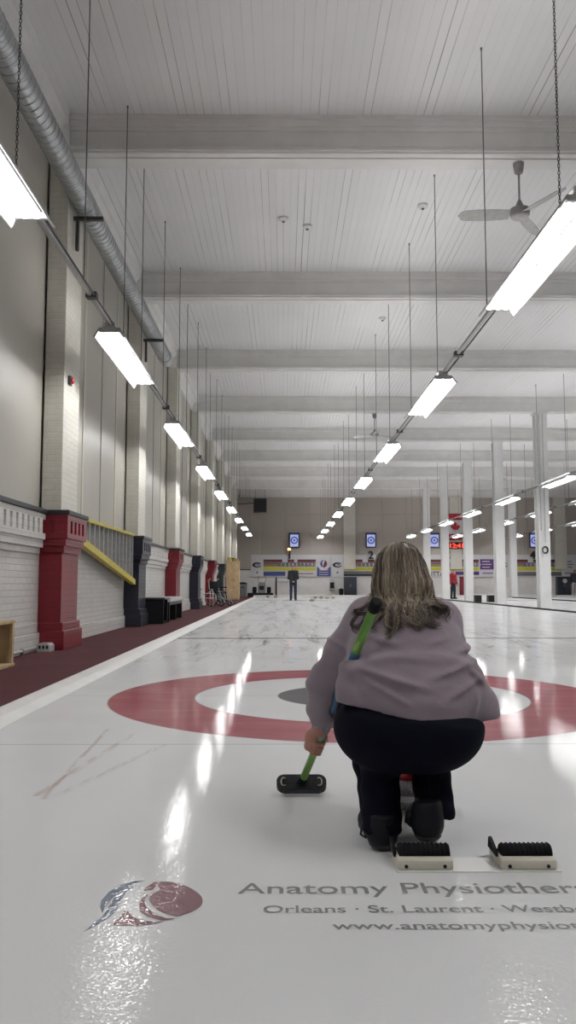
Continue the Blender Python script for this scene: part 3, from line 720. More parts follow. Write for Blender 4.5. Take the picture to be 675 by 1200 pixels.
# scoreboards on the back wall
YW = YB-.075
def swirl(m, cx, cz, s, y):
    a = [(cx+s*1.15*math.cos(q), cz+s*.62*math.sin(q)) for q in np.linspace(.5, 2*PI-.25, 26)]
    b = [(cx+s*.18+s*.72*math.cos(q), cz-s*.03+s*.30*math.sin(q)) for q in np.linspace(2*PI-.45, .9, 26)]
    m.prism(a+b, 'Y', y-.012, y)
    c = [(cx+s*.25+s*.5*math.cos(q), cz+s*.02+s*.12*math.sin(q)) for q in np.linspace(0, 2*PI, 14)[:-1]]
    m.prism(c, 'Y', y-.012, y)
lower = ['blue', 'black', 'word', 'dark']
for i, x0 in enumerate((-2.12, 3.22, 8.75, 14.25)):
    k = i+1; W = 5.34 if i < 2 else 5.45
    t = thing('scoreboard', f'long white scoreboard with maroon and yellow rows on far wall under number {k}', 'scoreboard', (x0, YW, 0), group='scoreboards along the far wall')
    MB().box(-.04, W-.06, -.07, 0, 1.27, 2.76, .01).build('backing', 'sb_white', t)
    m = MB()
    for a, b in ((.80, 2.05), (2.42, 2.85), (3.05, 4.28)): m.box(a, b, -.085, -.068, 2.26, 2.44)
    m.build('red_team_row', 'sb_maroon', t)
    MB().box(.80, 4.28, -.078, -.068, 1.97, 2.25).build('number_strip', 'sb_grey', t)
    MB().box(.85, 1.75, -.086, -.074, 2.0, 2.12).build('name_plate', 'sb_ochre', t)
    for q in range(1, 11): text_mesh('end_number', str(q), .25, 'sb_white', t, 'CENTER', .003, upright(1.74+.255*q, -.085, 2.02), bold=.006)
    MB().box(.80, 4.28, -.085, -.068, 1.71, 1.94).build('yellow_team_row', 'sb_yellow', t)
    for q in range(9): MB().box(1.9+.26*q, 1.9+.26*q+.012, -.09, -.085, 1.72, 1.93).build('row_divider', 'sb_ochre', t)
    if i == 0:
        MB().box(.80, 2.25, -.085, -.068, 1.35, 1.64).build('sponsor_strip', 'sb_blue', t); MB().box(2.3, 4.28, -.085, -.068, 1.35, 1.64).build('sponsor_strip', 'flagwhite', t)
        m = MB(); m.lathe([(.13, -.095), (.13, -.085)], (2.55, 0, 1.5), 20, 'Y'); m.build('emblem', 'sb_blue', t)
        MB().box(2.85, 4.1, -.089, -.084, 1.47, 1.53).build('text_line', 'sb_grey', t)
    elif i == 1:
        MB().box(.80, 4.28, -.085, -.068, 1.34, 1.50).build('sponsor_strip', 'sb_black', t); MB().box(.80, 4.28, -.085, -.068, 1.52, 1.66).build('sponsor_strip', 'sb_grey', t)
    elif i == 2:
        text_mesh('lettering', 'OTTAWA', .40, 'sb_black', t, 'LEFT', .003, upright(.85, -.08, 1.36), 1.75, bold=.004)
        MB().box(2.7, 4.28, -.085, -.068, 1.42, 1.64).build('sponsor_strip', 'sb_purple', t)
    else: MB().box(.80, 4.28, -.085, -.068, 1.36, 1.62).build('sponsor_strip', 'sb_grey', t)
    m = MB(); swirl(m, .38, 2.08, .28, -.07); m.build('swirl_emblem', 'sb_black', t)
    m = MB(); m.prism([(.32, 1.52), (.44, 1.52), (.44, 1.62), (.38, 1.66), (.32, 1.62)], 'Y', -.08, -.07); m.build('small_emblem', 'sb_grey', t)
    # sponsor panel at the right end
    if i < 2:
        MB().box(4.36, 5.26, -.088, -.068, 1.33, 1.95).build('sponsor_panel', 'sb_blue', t)
        m = MB(); m.lathe([(.42, -.092), (.42, -.07)], (4.81, 0, 2.14), 28, 'Y'); m.build('sponsor_disc', 'flagwhite', t)
        m = MB(); m.prism([(4.81+.22*math.cos(q), 2.16+.25*math.sin(q)) for q in np.linspace(-1.9, 1.2, 16)], 'Y', -.10, -.09); m.build('emblem', 'sb_maroon', t)
        m = MB(); m.prism([(4.79+.22*math.cos(q), 2.16+.25*math.sin(q)) for q in np.linspace(1.4, 4.3, 16)]+[(4.74, 2.0), (4.72, 2.3)], 'Y', -.10, -.09); m.build('emblem', 'sb_blue', t)
        for q in range(3): MB().box(4.5, 5.12, -.093, -.087, 1.42+.15*q, 1.46+.15*q).build('text_line', 'sb_white', t)
    else:
        MB().box(4.36, 5.30, -.088, -.068, 1.78, 2.46).build('sponsor_panel', 'sb_purple' if i == 2 else 'sb_white', t)
        for q in range(3): MB().box(4.48, 5.0+.1*(q % 2), -.093, -.087, 1.90+.19*q, 1.96+.19*q).build('text_line', 'flagwhite' if i == 2 else 'sb_grey', t)
        MB().box(4.5, 5.2, -.08, -.068, 1.5, 1.56).build('text_line', 'sb_purple', t)
    xn = (.42, 5.83, 11.22, 16.62)[i]
    u = thing('sheet_number', f'black number {k} standing on the top edge of the scoreboard', 'number sign', (xn, YW-.04, 2.76), group='sheet numbers above the scoreboards')
    text_mesh('numeral', str(k), .72, 'sb_black', u, 'CENTER', .03, upright(0, -.11, -.27), bold=.018)
    MB().box(-.1, .1, -.09, .03, .012, .05).build('bracket', 'darkmetal', u)
t = thing('indicator_lamp', 'small glowing orange lamp above number one on the far wall', 'lamp', (.38, YW-.2, 3.035))
MB().box(-.12, .12, -.1, .04, -.02, .175, .02).build('lamp_housing', 'darkmetal', t); MB().box(-.10, .10, -.125, -.1, .0, .16, .01).build('lens', 'lamp', t)
MB().box(-.03, .03, .04, .19, .0, .16).build('wall_mount', 'darkmetal', t)

# monitors showing the rings
for i, (x, wh) in enumerate(((.73, 'above the standing man'), (5.85, 'above number two'), (10.08, 'left of the hanging flag'), (16.78, 'above number four'))):
    t = thing('monitor', f'upright wall monitor with blue curling rings on screen {wh}', 'monitor', (x, YB-.16, 3.72), group='monitors above the scoreboards')
    MB().box(-.35, .35, -.04, .03, -.50, .50, .012).build('bezel', 'navy', t)
    sc = MB().box(-.27, .27, -.048, -.040, -.42, .42).build('screen', 'screen', t)
    for r1, r0 in ((.25, .16), (.075, .0)):
        m = MB(); n = 28
        if r0: m.lathe([(r0, -.052), (r1, -.052), (r1, -.048), (r0, -.048)], n=n, axis='Y', close=True)
        else: m.lathe([(r1, -.052), (r1, -.048)], n=n, axis='Y')
        m.build('ring_graphic', 'screen_blue', sc)
    MB().box(-.27, .27, -.052, -.048, .37, .42).build('title_bar', 'screen_blue', sc)
    MB().box(-.08, .08, .03, .12, -.1, .1).build('wall_mount', 'darkmetal', t)
    MB().tube([(-.35, .0, .06), (-.8, .06, .06), (-.8, .06, -.9)], .016, 6).build('cable_conduit', 'lgrey', t)

# flag and clock
t = thing('canada_flag', 'red and white maple leaf flag hung upright on the far wall', 'flag', (11.46, YB-.36, 4.6))
MB().box(-.44, .44, -.012, .012, .46, .87, .004).build('red_band', 'flagred', t); MB().box(-.44, .44, -.012, .012, -.87, -.46, .004).build('red_band', 'flagred', t)
MB().box(-.44, .44, -.010, .010, -.46, .46).build('white_band', 'flagwhite', t)
half = [(0, 1.), (.17, .68), (.32, .76), (.25, .28), (.47, .5), (.52, .37), (.78, .42), (.70, .19), (.83, .10), (.42, -.26), (.47, -.42), (.04, -.35), (.04, -.72)]
leaf = half+[(-x, z) for x, z in half[::-1] if x > 0]
m = MB(); m.prism([(x*.40, z*.40-.04) for x, z in leaf], 'Y', -.016, -.009); m.build('maple_leaf', 'flagred', t)
MB().tube([(-.48, 0, .88), (.48, 0, .88)], .018, 8).build('flag_pole', 'darkmetal', t); MB().box(-.02, .02, 0, .06, .86, .90).build('wall_hook', 'darkmetal', t)
t = thing('digital_clock', 'black digital clock with red digits under the flag', 'clock', (11.48, YB-.38, 3.36))
MB().box(-.54, .54, -.06, .06, -.22, .22, .012).build('case', 'black', t)
text_mesh('digits', '12:41', .42, 'led', t, 'CENTER', .004, upright(.02, -.068, -.15), .86, bold=.01)
MB().box(-.1, .1, .06, .1, -.08, .08).build('wall_mount', 'darkmetal', t)
t = thing('unit_heater', 'dark louvred unit heater hung high at far left', 'heater', (-1.5, 52.6, 5.42))
MB().box(-.42, .42, -.25, .25, 0, .88, .02).build('case', 'darkmetal', t)
for j in range(8): MB().box(-.36, .36, -.285, -.25, .07+.1*j, .12+.1*j, .004).build('louvre', 'black', t)
for x in (-.3, .3): MB().tube([(x, 0, .88), (x, 0, ZC-5.42)], .012, 6).build('hanger_rod', 'rodmetal', t)
MB().tube([(-.42, .1, .62), (-1.5, .1, .55)], .03, 8).build('gas_pipe', 'darkmetal', t)

def cabinet(x0, x1, y, h, mat, lab, badge=False):
    t = thing('storage_cabinet', lab, 'cabinet', ((x0+x1)/2, y, 0)); w = (x1-x0)/2
    MB().box(-w, w, -.22, .22, .05, h, .008).build('carcass', mat, t); MB().box(-w+.04, w-.04, -.18, .2, 0, .05).build('plinth', 'black', t)
    for s in (0, 1): MB().box(-w+.02+s*w, -w+s*w+w-.02, -.24, -.22, .09, h-.05, .004).build('door', mat, t)
    for s in (-1, 1): MB().box(s*.04-.01, s*.04+.01, -.26, -.24, h*.5, h*.65, .003).build('handle', 'steel', t)
    MB().box(-w-.02, w+.02, -.25, .23, h, h+.03, .005).build('cabinet_top', 'black', t)
    if badge:
        m = MB(); m.lathe([(.15, -.255), (.15, -.24)], (w*.1, 0, h*.8), 20, 'Y'); m.build('badge', 'flagwhite', t)
cabinet(4.0, 4.82, 54.0, 1.25, 'navy', 'dark navy cabinet against far wall below scoreboard two')
cabinet(11.65, 12.25, 53.9, 1.28, 'maroon', 'maroon cabinet behind the person in red at the far wall')
cabinet(18.0, 18.85, 53.9, 1.27, 'navy', 'dark navy cabinet with round white badge at far right', True)
t = thing('towel_dispenser', 'black and white dispenser on the far wall left of the navy cabinet', 'dispenser', (3.24, YW, .43))
MB().box(-.17, .17, -.16, 0, 0, .7, .015).build('case', 'lgrey', t); MB().box(-.13, .13, -.18, -.16, .1, .5, .01).build('front_cover', 'black', t)
MB().box(-.1, .1, -.15, -.02, -.02, .0).build('outlet', 'black', t)
t = thing('door_frame_post', 'thin black post against the white far wall left of the man', 'post', (-.47, YW-.05, 0))
MB().box(-.05, .05, -.05, .05, 0, 1.25, .005).build('post', 'black', t); MB().box(.05, .9, -.03, .03, .96, 1.0, .003).build('rail', 'lgrey', t); MB().box(-.08, .08, -.08, .05, 0, .02, .003).build('foot_plate', 'black', t)
t = thing('low_bench', 'low bench on two black box legs by the front columns', 'bench', (9.16, 37.4, 0))
for x in (-.30, .30): MB().box(x-.14, x+.14, -.2, .2, 0, .31, .008).build('leg', 'black', t)
MB().box(-.46, .46, -.22, .22, .31, .345, .008).build('seat', 'lgrey', t)

# ------------------------------------------------------------------ hacks in the ice
def hack(x, lab):
    t = thing('hack', lab, 'hack', (x, 2.44, 0), group='pair of foot hacks set in the ice')
    m = MB(); m.prism([(.0, .003), (.0, .030), (.018, .036), (.135, .036), (.145, .003)], 'X', -.081, .081)
    bmesh.ops.bevel(m.bm, geom=[e for e in m.bm.edges], offset=.004, segments=2, affect='EDGES', profile=.5)
    m.build('base_block', 'cream_plastic', t, True, angle=35)
    for s in (-.056, .056):
        m = MB(); m.lathe([(.0055, -.002), (.0055, .002)], (s, .0, .013), 12, 'Y'); m.build('bolt', 'black', t)
    m = MB(); n = 9      # rubber pad: a ribbed roll that curves up behind the foot
    prof = []
    for k in range(n): a = PI*k/(n-1); prof.append((.045-.028*math.cos(a), .034+.030*math.sin(a)))
    m.prism(prof+[(.11, .036)], 'X', -.074, .076)
    bmesh.ops.bevel(m.bm, geom=[e for e in m.bm.edges], offset=.003, segments=1, affect='EDGES')
    p = m.build('rubber_pad', 'rubber', t, True, angle=50)
    for k in range(11):
        xx = -.066+.0134*k; m = MB(); m.tube([(xx, .045-.030*math.cos(a), .034+.0312*math.sin(a)) for a in np.linspace(.25, PI-.4, 7)], .0017, 5); m.build('rib', 'rubber', p, True)
    m = MB(); m.prism([(.03, .03), (.13, .03), (.12, .062), (.06, .045)], 'X', -.088, -.078); m.build('side_lip', 'rubber', t)
    return t
hack(.412, 'cream hack with black rubber pad under the right shoe of the curler')
hack(.712, 'empty cream hack with black rubber pad right of the curler')
t = thing('hack_plate', 'thin white plastic plate joining the two hacks on the ice', 'plate', (.562, 2.44, 0))
MB().box(-.235, .24, -.012, .11, .0, .0028, .001).build('plate', 'white_paint', t)

# ------------------------------------------------------------------ implicit surfaces for figures
class Grid:
    def __init__(s, lo, hi, h):
        s.lo = np.array(lo, float); s.h = h; s.n = np.ceil((np.array(hi)-s.lo)/h).astype(int)+1
        s.F = np.full(s.n, .06, np.float32); s.ax = [s.lo[i]+h*np.arange(s.n[i]) for i in range(3)]
    def block(s, lo, hi):
        i0 = np.clip(np.floor((np.array(lo)-s.lo)/s.h).astype(int), 0, s.n-1); i1 = np.clip(np.ceil((np.array(hi)-s.lo)/s.h).astype(int)+1, 1, s.n)
        sl = tuple(slice(a, b) for a, b in zip(i0, i1))
        return sl, s.ax[0][sl[0]][:, None, None], s.ax[1][sl[1]][None, :, None], s.ax[2][sl[2]][None, None, :]
    def put(s, sl, d, k, sub=False):
        a = s.F[sl]
        if sub: s.F[sl] = np.maximum(a, -d); return
        if k <= 0: s.F[sl] = np.minimum(a, d); return
        hh = np.clip(.5+.5*(a-d)/k, 0, 1); s.F[sl] = a*(1-hh)+d*hh-k*hh*(1-hh)
    def cap(s, a, b, ra, rb=None, k=.03, sc=(1, 1, 1), sub=False):
        rb = ra if rb is None else rb; a = np.array(a, float); b = np.array(b, float); R_ = max(ra, rb)/min(sc)+.07
        sl, x, y, z = s.block(np.minimum(a, b)-R_, np.maximum(a, b)+R_)
        c = (a+b)/2; q = [(v-c[i])*sc[i] for i, v in enumerate((x, y, z))]; A = (a-c)*sc; D = (b-a)*np.array(sc)
        t = np.clip(((q[0]-A[0])*D[0]+(q[1]-A[1])*D[1]+(q[2]-A[2])*D[2])/max(1e-9, D@D), 0, 1)
        d = np.sqrt((q[0]-A[0]-t*D[0])**2+(q[1]-A[1]-t*D[1])**2+(q[2]-A[2]-t*D[2])**2)-(ra+(rb-ra)*t)
        s.put(sl, d, k, sub); return s
    def chain(s, pts, rs, k=.02):
        for p, q, r0, r1 in zip(pts, pts[1:], rs, rs[1:]): s.cap(p, q, r0, r1, k)
        return s
    def ell(s, c, r, k=.03, rot=None, sub=False):
        c = np.array(c, float); r = np.array(r, float); R_ = r.max()+.07
        sl, x, y, z = s.block(c-R_, c+R_); q = [x-c[0], y-c[1], z-c[2]]
        if rot is not None:
            m_ = np.array(Matrix.Rotation(rot[1], 3, rot[0]).inverted()); q = [m_[i][0]*q[0]+m_[i][1]*q[1]+m_[i][2]*q[2] for i in range(3)]
        k0 = np.sqrt((q[0]/r[0])**2+(q[1]/r[1])**2+(q[2]/r[2])**2); k1 = np.sqrt((q[0]/r[0]**2)**2+(q[1]/r[1]**2)**2+(q[2]/r[2]**2)**2)
        s.put(sl, k0*(k0-1)/np.maximum(k1, 1e-6), k, sub); return s
    def full(s): return s.ax[0][:, None, None], s.ax[1][None, :, None], s.ax[2][None, None, :]
    def sample(s, p):
        q = np.clip((np.array(p)-s.lo)/s.h, 0, s.n-1.001); i = q.astype(int); f = q-i; F = s.F
        c = F[i[0]:i[0]+2, i[1]:i[1]+2, i[2]:i[2]+2]; c = c[0]*(1-f[0])+c[1]*f[0]; c = c[0]*(1-f[1])+c[1]*f[1]; return c[0]*(1-f[2])+c[1]*f[2]
    def mesh(s, name, mat, parent, loc=(0, 0, 0), smooth=2):
        F = s.F.copy()
        for ax in range(3):
            sl = [slice(None)]*3
            for e in (0, -1): sl[ax] = e; F[tuple(sl)] = np.maximum(F[tuple(sl)], .01); sl[ax] = slice(None)
        ins = F < 0; n = np.array(F.shape)
        cnt = sum(ins[a:n[0]-1+a, b:n[1]-1+b, c:n[2]-1+c].astype(np.int8) for a in (0, 1) for b in (0, 1) for c in (0, 1))
        act = (cnt > 0) & (cnt < 8); ids = np.argwhere(act); N = len(ids)
        idx = np.full(act.shape, -1, np.int64); idx[act] = np.arange(N)
        acc = np.zeros((N, 3)); num = np.zeros(N)
        for ax in range(3):
            o1, o2 = [i for i in range(3) if i != ax]
            for u in (0, 1):
                for v in (0, 1):
                    p = ids.copy(); p[:, o1] += u; p[:, o2] += v; q = p.copy(); q[:, ax] += 1
                    fa = F[tuple(p.T)]; fb = F[tuple(q.T)]; m_ = (fa < 0) != (fb < 0)
                    t = np.where(m_, fa/np.where(m_, fa-fb, 1), 0); pt = p.astype(float); pt[:, ax] += t
                    acc[m_] += pt[m_]; num[m_] += 1
        V = s.lo+s.h*acc/num[:, None]-np.array(loc)
        faces = []
        for ax in range(3):
            o1, o2 = [(1, 2), (2, 0), (0, 1)][ax]
            a = [slice(None)]*3; b = [slice(None)]*3; a[ax] = slice(0, -1); b[ax] = slice(1, None)
            A, B_ = ins[tuple(a)], ins[tuple(b)]; ch = np.argwhere(A != B_)
            ch = ch[(ch[:, o1] > 0) & (ch[:, o2] > 0) & (ch[:, o1] < n[o1]-1) & (ch[:, o2] < n[o2]-1)]
            def at(d1, d2):
                p = ch.copy(); p[:, o1] += d1; p[:, o2] += d2; return idx[tuple(p.T)]
            qd = np.stack([at(-1, -1), at(0, -1), at(0, 0), at(-1, 0)], 1); fl = ~A[tuple(ch.T)]
            qd[fl] = qd[fl][:, ::-1]; faces.append(qd)
        Fc = np.concatenate(faces); Fc = Fc[(Fc >= 0).all(1)]
        e0 = np.concatenate([Fc[:, i] for i in range(4)]+[Fc[:, (i+1) % 4] for i in range(4)]); e1 = np.concatenate([Fc[:, (i+1) % 4] for i in range(4)]+[Fc[:, i] for i in range(4)])
        deg = np.bincount(e0, minlength=N)
        for _ in range(smooth):
            S = np.stack([np.bincount(e0, V[e1, i], N) for i in range(3)], 1)/np.maximum(deg, 1)[:, None]; V = V*.5+S*.5
        me = bpy.data.meshes.new(name); me.from_pydata(V.tolist(), [], Fc.tolist()); me.update(); me.shade_smooth()
        me.materials.append(M[mat] if isinstance(mat, str) else mat)
        o = bpy.data.objects.new(name, me); COL.objects.link(o); o.parent = parent; return o
def clipz(g, fn):      # keep what lies above a height field
    x, y, z = g.full(); g.F = np.maximum(g.F, (fn(x, y)-z).astype(np.float32)); return g
def clipb(g, fn):
    x, y, z = g.full(); g.F = np.maximum(g.F, (z-fn(x, y)).astype(np.float32)); return g
def lerp(a, b, t): return tuple(a[i]+(b[i]-a[i])*t for i in range(len(a)))
def add_head(g, c, s=1.0, face=(0, 1), k=.02):
    """skull, jaw, nose, lips, brow, ears; c = centre of the skull, face = horizontal direction looked at"""
    fx, fy = face; sx, sy = fy, -fx
    def P(r, f, u): return (c[0]+s*(sx*r+fx*f), c[1]+s*(sy*r+fy*f), c[2]+s*u)
    g.ell(P(0, -.012, .015), (s*.077, s*.092, s*.098) if abs(fy) > .7 else (s*.092, s*.077, s*.098), k)
    g.ell(P(0, .035, -.055), (s*.056, s*.058, s*.068), k); g.ell(P(0, .072, -.098), (s*.024,)*3, .02)
    g.cap(P(0, .090, .0), P(0, .108, -.038), s*.009, s*.015, .012); g.ell(P(.014, .098, -.042), (s*.009,)*3, .008); g.ell(P(-.014, .098, -.042), (s*.009,)*3, .008)
    g.cap(P(-.02, .088, -.070), P(.02, .088, -.070), s*.008, k=.008); g.cap(P(-.018, .086, -.080), P(.018, .086, -.080), s*.008, k=.008)
    for e in (-1, 1):
        g.cap(P(e*.012, .088, .022), P(e*.045, .076, .024), s*.009, s*.007, .012); g.ell(P(e*.031, .077, .003), (s*.013,)*3, .006)
        g.ell(P(e*.078, -.008, -.012), (s*.012, s*.018, s*.03), .01); g.ell(P(e*.048, .062, -.03), (s*.02,)*3, .02)
def add_hand(g, H, a, n, s_, wrist, sg=1, rh=.0145, fr=.0082):
    """fist round a bar: a = along the bar towards its foot, n = towards the viewer, s_ = the side the fingertips end on"""
    H, a, n, s_ = (np.array(v, float) for v in (H, a, n, s_))
    def P(u, v, w): return H+a*u+n*v+s_*w
    R0 = rh+fr*.85
    pw = P(-.01, -.006, -.030)
    g.cap(wrist, pw, .024, .024, .02); g.cap(P(-.018, -.010, -.032), P(.045, -.008, -.030), .018, .016, .015); g.cap(P(-.015, .004, -.034), P(.045, .006, -.031), .014, .013, .012)
    for j, (u, L) in enumerate(((-.014, 1.), (.0075, 1.08), (.029, 1.03), (.049, .86))):
        ang = [math.radians(q) for q in (175, 115, 45, -30*L-10)]
        pts = [P(u, R0*1.08*math.sin(q), R0*1.1*math.cos(q)) for q in ang]
        g.chain(pts, [fr*1.08, fr*1.1, fr, fr*.86], .003)
    g.chain([P(-.03, -.012, -.03), P(-.034, -R0*1.05, -.006), P(-.018, -R0*1.0, .014), P(-.004, -R0*.6, .024)], [.0135, .0115, .0105, .009], .01)

# ------------------------------------------------------------------ the crouching curler
BB = np.array((.072, 3.30, .045)); BT = np.array((.285, 2.50, .775)); BL = np.linalg.norm(BT-BB); BA = (BT-BB)/BL
ROOT = (.42, 2.68, 0.)
per = thing('person', 'crouching person with long blonde hair in mauve sweatshirt and black trousers, holding a green broom', 'person', ROOT)
shL, elL, wrL = (.296, 2.925, .700), (.152, 2.915, .475), (.143, 3.035, .305)
shR, elR, wrR = (.563, 2.95, .695), (.595, 3.02, .49), (.505, 3.075, .265)
HD = (.422, 2.985, .850)
HH = BB+(BT-BB)*.275
# body: one continuous surface, hidden parts a little slimmer than the clothes
g = Grid((.02, 2.44, -.005), (.74, 3.42, 1.0), .0048)
add_head(g, HD)
g.cap((.422, 2.90, .70), (.422, 2.965, .80), .055, .05, .03)
g.cap((.42, 2.71, .42), (.42, 2.87, .64), .10, .10, .05, sc=(.72, 1, 1)); g.cap((.31, 2.925, .685), (.53, 2.945, .68), .052, .052, .05)
g.ell((.42, 2.70, .35), (.20, .13, .125), .04)
g.chain([shL, elL, wrL], [.045, .036, .026], .02); g.chain([shR, elR, wrR], [.045, .036, .026], .02)
for hip, kn, an, he, to in (((.33, 2.74, .34), (.295, 3.02, .40), (.312, 2.715, .10), (.309, 2.66, .045), (.302, 2.84, .03)), ((.50, 2.76, .34), (.505, 3.02, .385), (.482, 2.725, .14), (.452, 2.63, .085), (.460, 2.80, .06))):
    g.cap(hip, kn, .085, .050, .03); g.cap(kn, an, .045, .034, .02); g.chain([an, he, to], [.034, .03, .022], .02)
nv = np.array((0., -1., 0.)); nv = nv-BA*(nv@BA); nv /= np.linalg.norm(nv); sv = np.cross(nv, -BA); sv *= (1 if sv[0] > 0 else -1)
add_hand(g, HH, -BA, nv, sv, wrL)
SH = np.array((.47, 3.095, .168)); add_hand(g, SH+np.array((0, .0, 0)), (0, 1, 0), (0, 0, 1), (-1, 0, 0), wrR, rh=.013)
g.mesh('body', 'skin', per, ROOT, 1)
for e in (-1, 1):
    m = MB(); m.lathe([(.0115*math.sin(q), -.0115*math.cos(q)) for q in np.linspace(.15, PI-.15, 9)], (HD[0]+e*.031-ROOT[0], HD[1]+.0755-ROOT[1], HD[2]+.003), 14, 'Y'); ey = m.build('eye', 'flagwhite', per, True)
    m = MB(); m.lathe([(.0055, .0095), (.0045, .0122), (.001, .0128)], (HD[0]+e*.031-ROOT[0], HD[1]+.0755-ROOT[1], HD[2]+.003), 12, 'Y'); m.build('iris', 'hair_dark', ey, True)
    MB().tube([(HD[0]+e*q-ROOT[0], HD[1]+.091-.16*abs(q-.02)-ROOT[1]-.004, HD[2]+.031-.1*abs(q-.028)) for q in (.014, .022, .030, .038, .046)], [.002, .0034, .0034, .003, .0015], 6).build('eyebrow', 'greyhair', per, True)
# trousers
g = Grid((.12, 2.46, .0), (.74, 3.14, .56), .0075)
g.ell((.404, 2.695, .370), (.236, .165, .140), .03); g.ell((.325, 2.66, .358), (.138, .13, .114), .06); g.ell((.487, 2.66, .358), (.138, .13, .115), .06)
g.cap((.42, 2.72, .42), (.42, 2.74, .50), .13, .12, .05, sc=(.68, 1, 1))
for hip, kn, an in (((.33, 2.78, .36), (.293, 3.03, .405), (.312, 2.715, .035)), ((.49, 2.79, .36), (.505, 3.03, .39), (.487, 2.735, .085))):
    g.cap(hip, kn, .108, .072, .04); g.cap(kn, lerp(kn, an, .5), .072, .058, .03); g.cap(lerp(kn, an, .5), an, .058, .056, .03)
g.cap((.313, 2.725, .25), (.313, 2.646, .03), .062, .064, .03); g.cap((.484, 2.765, .25), (.484, 2.668, .10), .064, .062, .03)
g.cap((.528, 2.735, .095), (.495, 2.73, .10), .016, .03, .03)
x, y, z = g.full()
leg = np.exp(-((z-.12)/.1)**2)
g.F = g.F+(leg*.004*np.sin(z*95+x*30)*np.sin(x*40+y*22+1.)).astype(np.float32)
g.F = (g.F+.035*np.clip((z-(.40-.1*(x-.42)))/.05, 0, 1.5)*np.clip((2.90-y)/.08, 0, 1)).astype(np.float32)
clipz(g, lambda x, y: np.where(x < .40, .050+.05*(y-2.66), .098-.30*(x-.49)+0*y))
g.mesh('trousers', 'trousers', per, ROOT, 2)
# sweatshirt
g = Grid((.02, 2.44, .24), (.76, 3.30, .86), .0065)
g.cap((.418, 2.735, .43), (.418, 2.80, .56), .188, .150, .05, sc=(.80, 1, 1)); g.cap((.418, 2.78, .54), (.424, 2.895, .665), .148, .125, .04, sc=(.75, 1, 1))
g.cap((.312, 2.925, .69), (.545, 2.945, .685), .078, .074, .06); g.cap((.422, 2.915, .725), (.422, 2.95, .775), .068, .060, .05)
g.cap((.35, 2.86, .60), (.50, 2.87, .60), .11, .11, .06)
g.chain([shL, lerp(shL, elL, .5), elL], [.073, .071, .068], .04); g.chain([elL, lerp(elL, wrL, .55), wrL], [.068, .060, .040], .03)
g.chain([shR, lerp(shR, elR, .5), elR], [.074, .072, .068], .04); g.chain([elR, lerp(elR, wrR, .6), wrR], [.066, .056, .040], .03)
g.chain([(.61, 2.74, .50), (.645, 2.70, .44), (.668, 2.68, .40)], [.055, .045, .03], .04)         # flaring hem corner
g.cap((.208, 2.668, .55), (.206, 2.652, .465), .034, .042, .04)
g.cap((.49, 2.62, .40), (.36, 2.60, .43), .05, .05, .05)
x, y, z = g.full()
crease = .612-1.05*(x-.43)**2-.05*np.clip(x-.52, 0, 1)
tor = np.clip((x-.19)/.03, 0, 1)*np.clip((.67-x)/.03, 0, 1)*np.clip((3.0-y)/.1, 0, 1)
st = 1/(1+np.exp(-(crease-z)/.0045))*np.exp(-np.clip(crease-z, 0, 1)/.10)
low = np.exp(-np.clip(z-.36, 0, 1)/.12)
F = g.F-tor*.021*st
def fold(p0, p1, w, d):      # a soft ridge across the back, given by its ends in x and z
    global F
    vx, vz = p1[0]-p0[0], p1[1]-p0[1]; L2 = vx*vx+vz*vz
    t = np.clip(((x-p0[0])*vx+(z-p0[1])*vz)/L2, 0, 1); dd = (x-p0[0]-t*vx)**2+(z-p0[1]-t*vz)**2
    F = F-d*np.exp(-dd/(w*w))*np.sin(PI*np.clip(t*.9+.05, 0, 1))*np.clip((3.02-y)/.1, 0, 1)
for f in (((.24, .56), (.46, .50), .011, .018), ((.25, .53), (.40, .45), .009, .013), ((.62, .58), (.45, .53), .010, .016), ((.64, .53), (.50, .47), .010, .016), ((.62, .50), (.60, .42), .010, .016), ((.30, .60), (.50, .585), .01, .005),
          ((.655, .63), (.60, .60), .010, .015), ((.66, .585), (.61, .57), .010, .016), ((.26, .66), (.38, .63), .010, .010), ((.56, .66), (.46, .63), .010, .010), ((.60, .555), (.655, .50), .010, .014), ((.30, .64), (.27, .58), .010, .010), ((.53, .60), (.63, .615), .009, .010), ((.36, .47), (.58, .44), .02, .006)): fold(*f)
# sleeve wrinkles at the elbow and a gathered cuff
arm = np.clip((.245-x)/.03, 0, 1)
F = F-arm*(.0035*np.sin((z*1.0+x*.6)*75)*np.exp(-((z-.50)/.07)**2)+.003*np.sin((z+y*.5)*105)*np.exp(-((z-.35)/.04)**2)+.005*np.exp(-((z-.615+.5*(x-.2))/.008)**2)-.002)
F = F+.0015*np.sin(x*31+z*17)*np.sin(y*25-z*38)
# the hollow between arm and body where the broom passes
g.F = F.astype(np.float32)
g.cap(BB, BT, .016, sub=True)
g.cap(lerp(BB, BT, .74), lerp(BB, BT, .98), .022, sub=True)
a_, b_ = np.array(wrL), np.array(elL); cut = wrL[2]+.004
clipz(g, lambda x, y: np.where(y > 2.97, np.where(x < .3, .302-.25*(y-3.035), .255), .0) + np.where(y <= 2.97, np.interp(x+0*y, [.17, .18, .33, .52, .60, .70], [.450, .450, .424, .388, .384, .398]), 0.)*np.where((x < .195) & (y > 2.80), 0, 1))
sweat = g
g.mesh('sweatshirt', 'sweater', per, ROOT, 2)
m = MB()
rib = m.tube([(wrL[0]+.036*math.cos(q)+.002, wrL[1]+.036*math.sin(q), wrL[2]+.006-.25*.036*math.sin(q)) for q in np.linspace(0, 2*PI, 21)], .007, 8, cap=False)
bmesh.ops.translate(m.bm, verts=m.bm.verts, vec=-Vector(ROOT)); m.build('cuff', 'sweater', per, True)
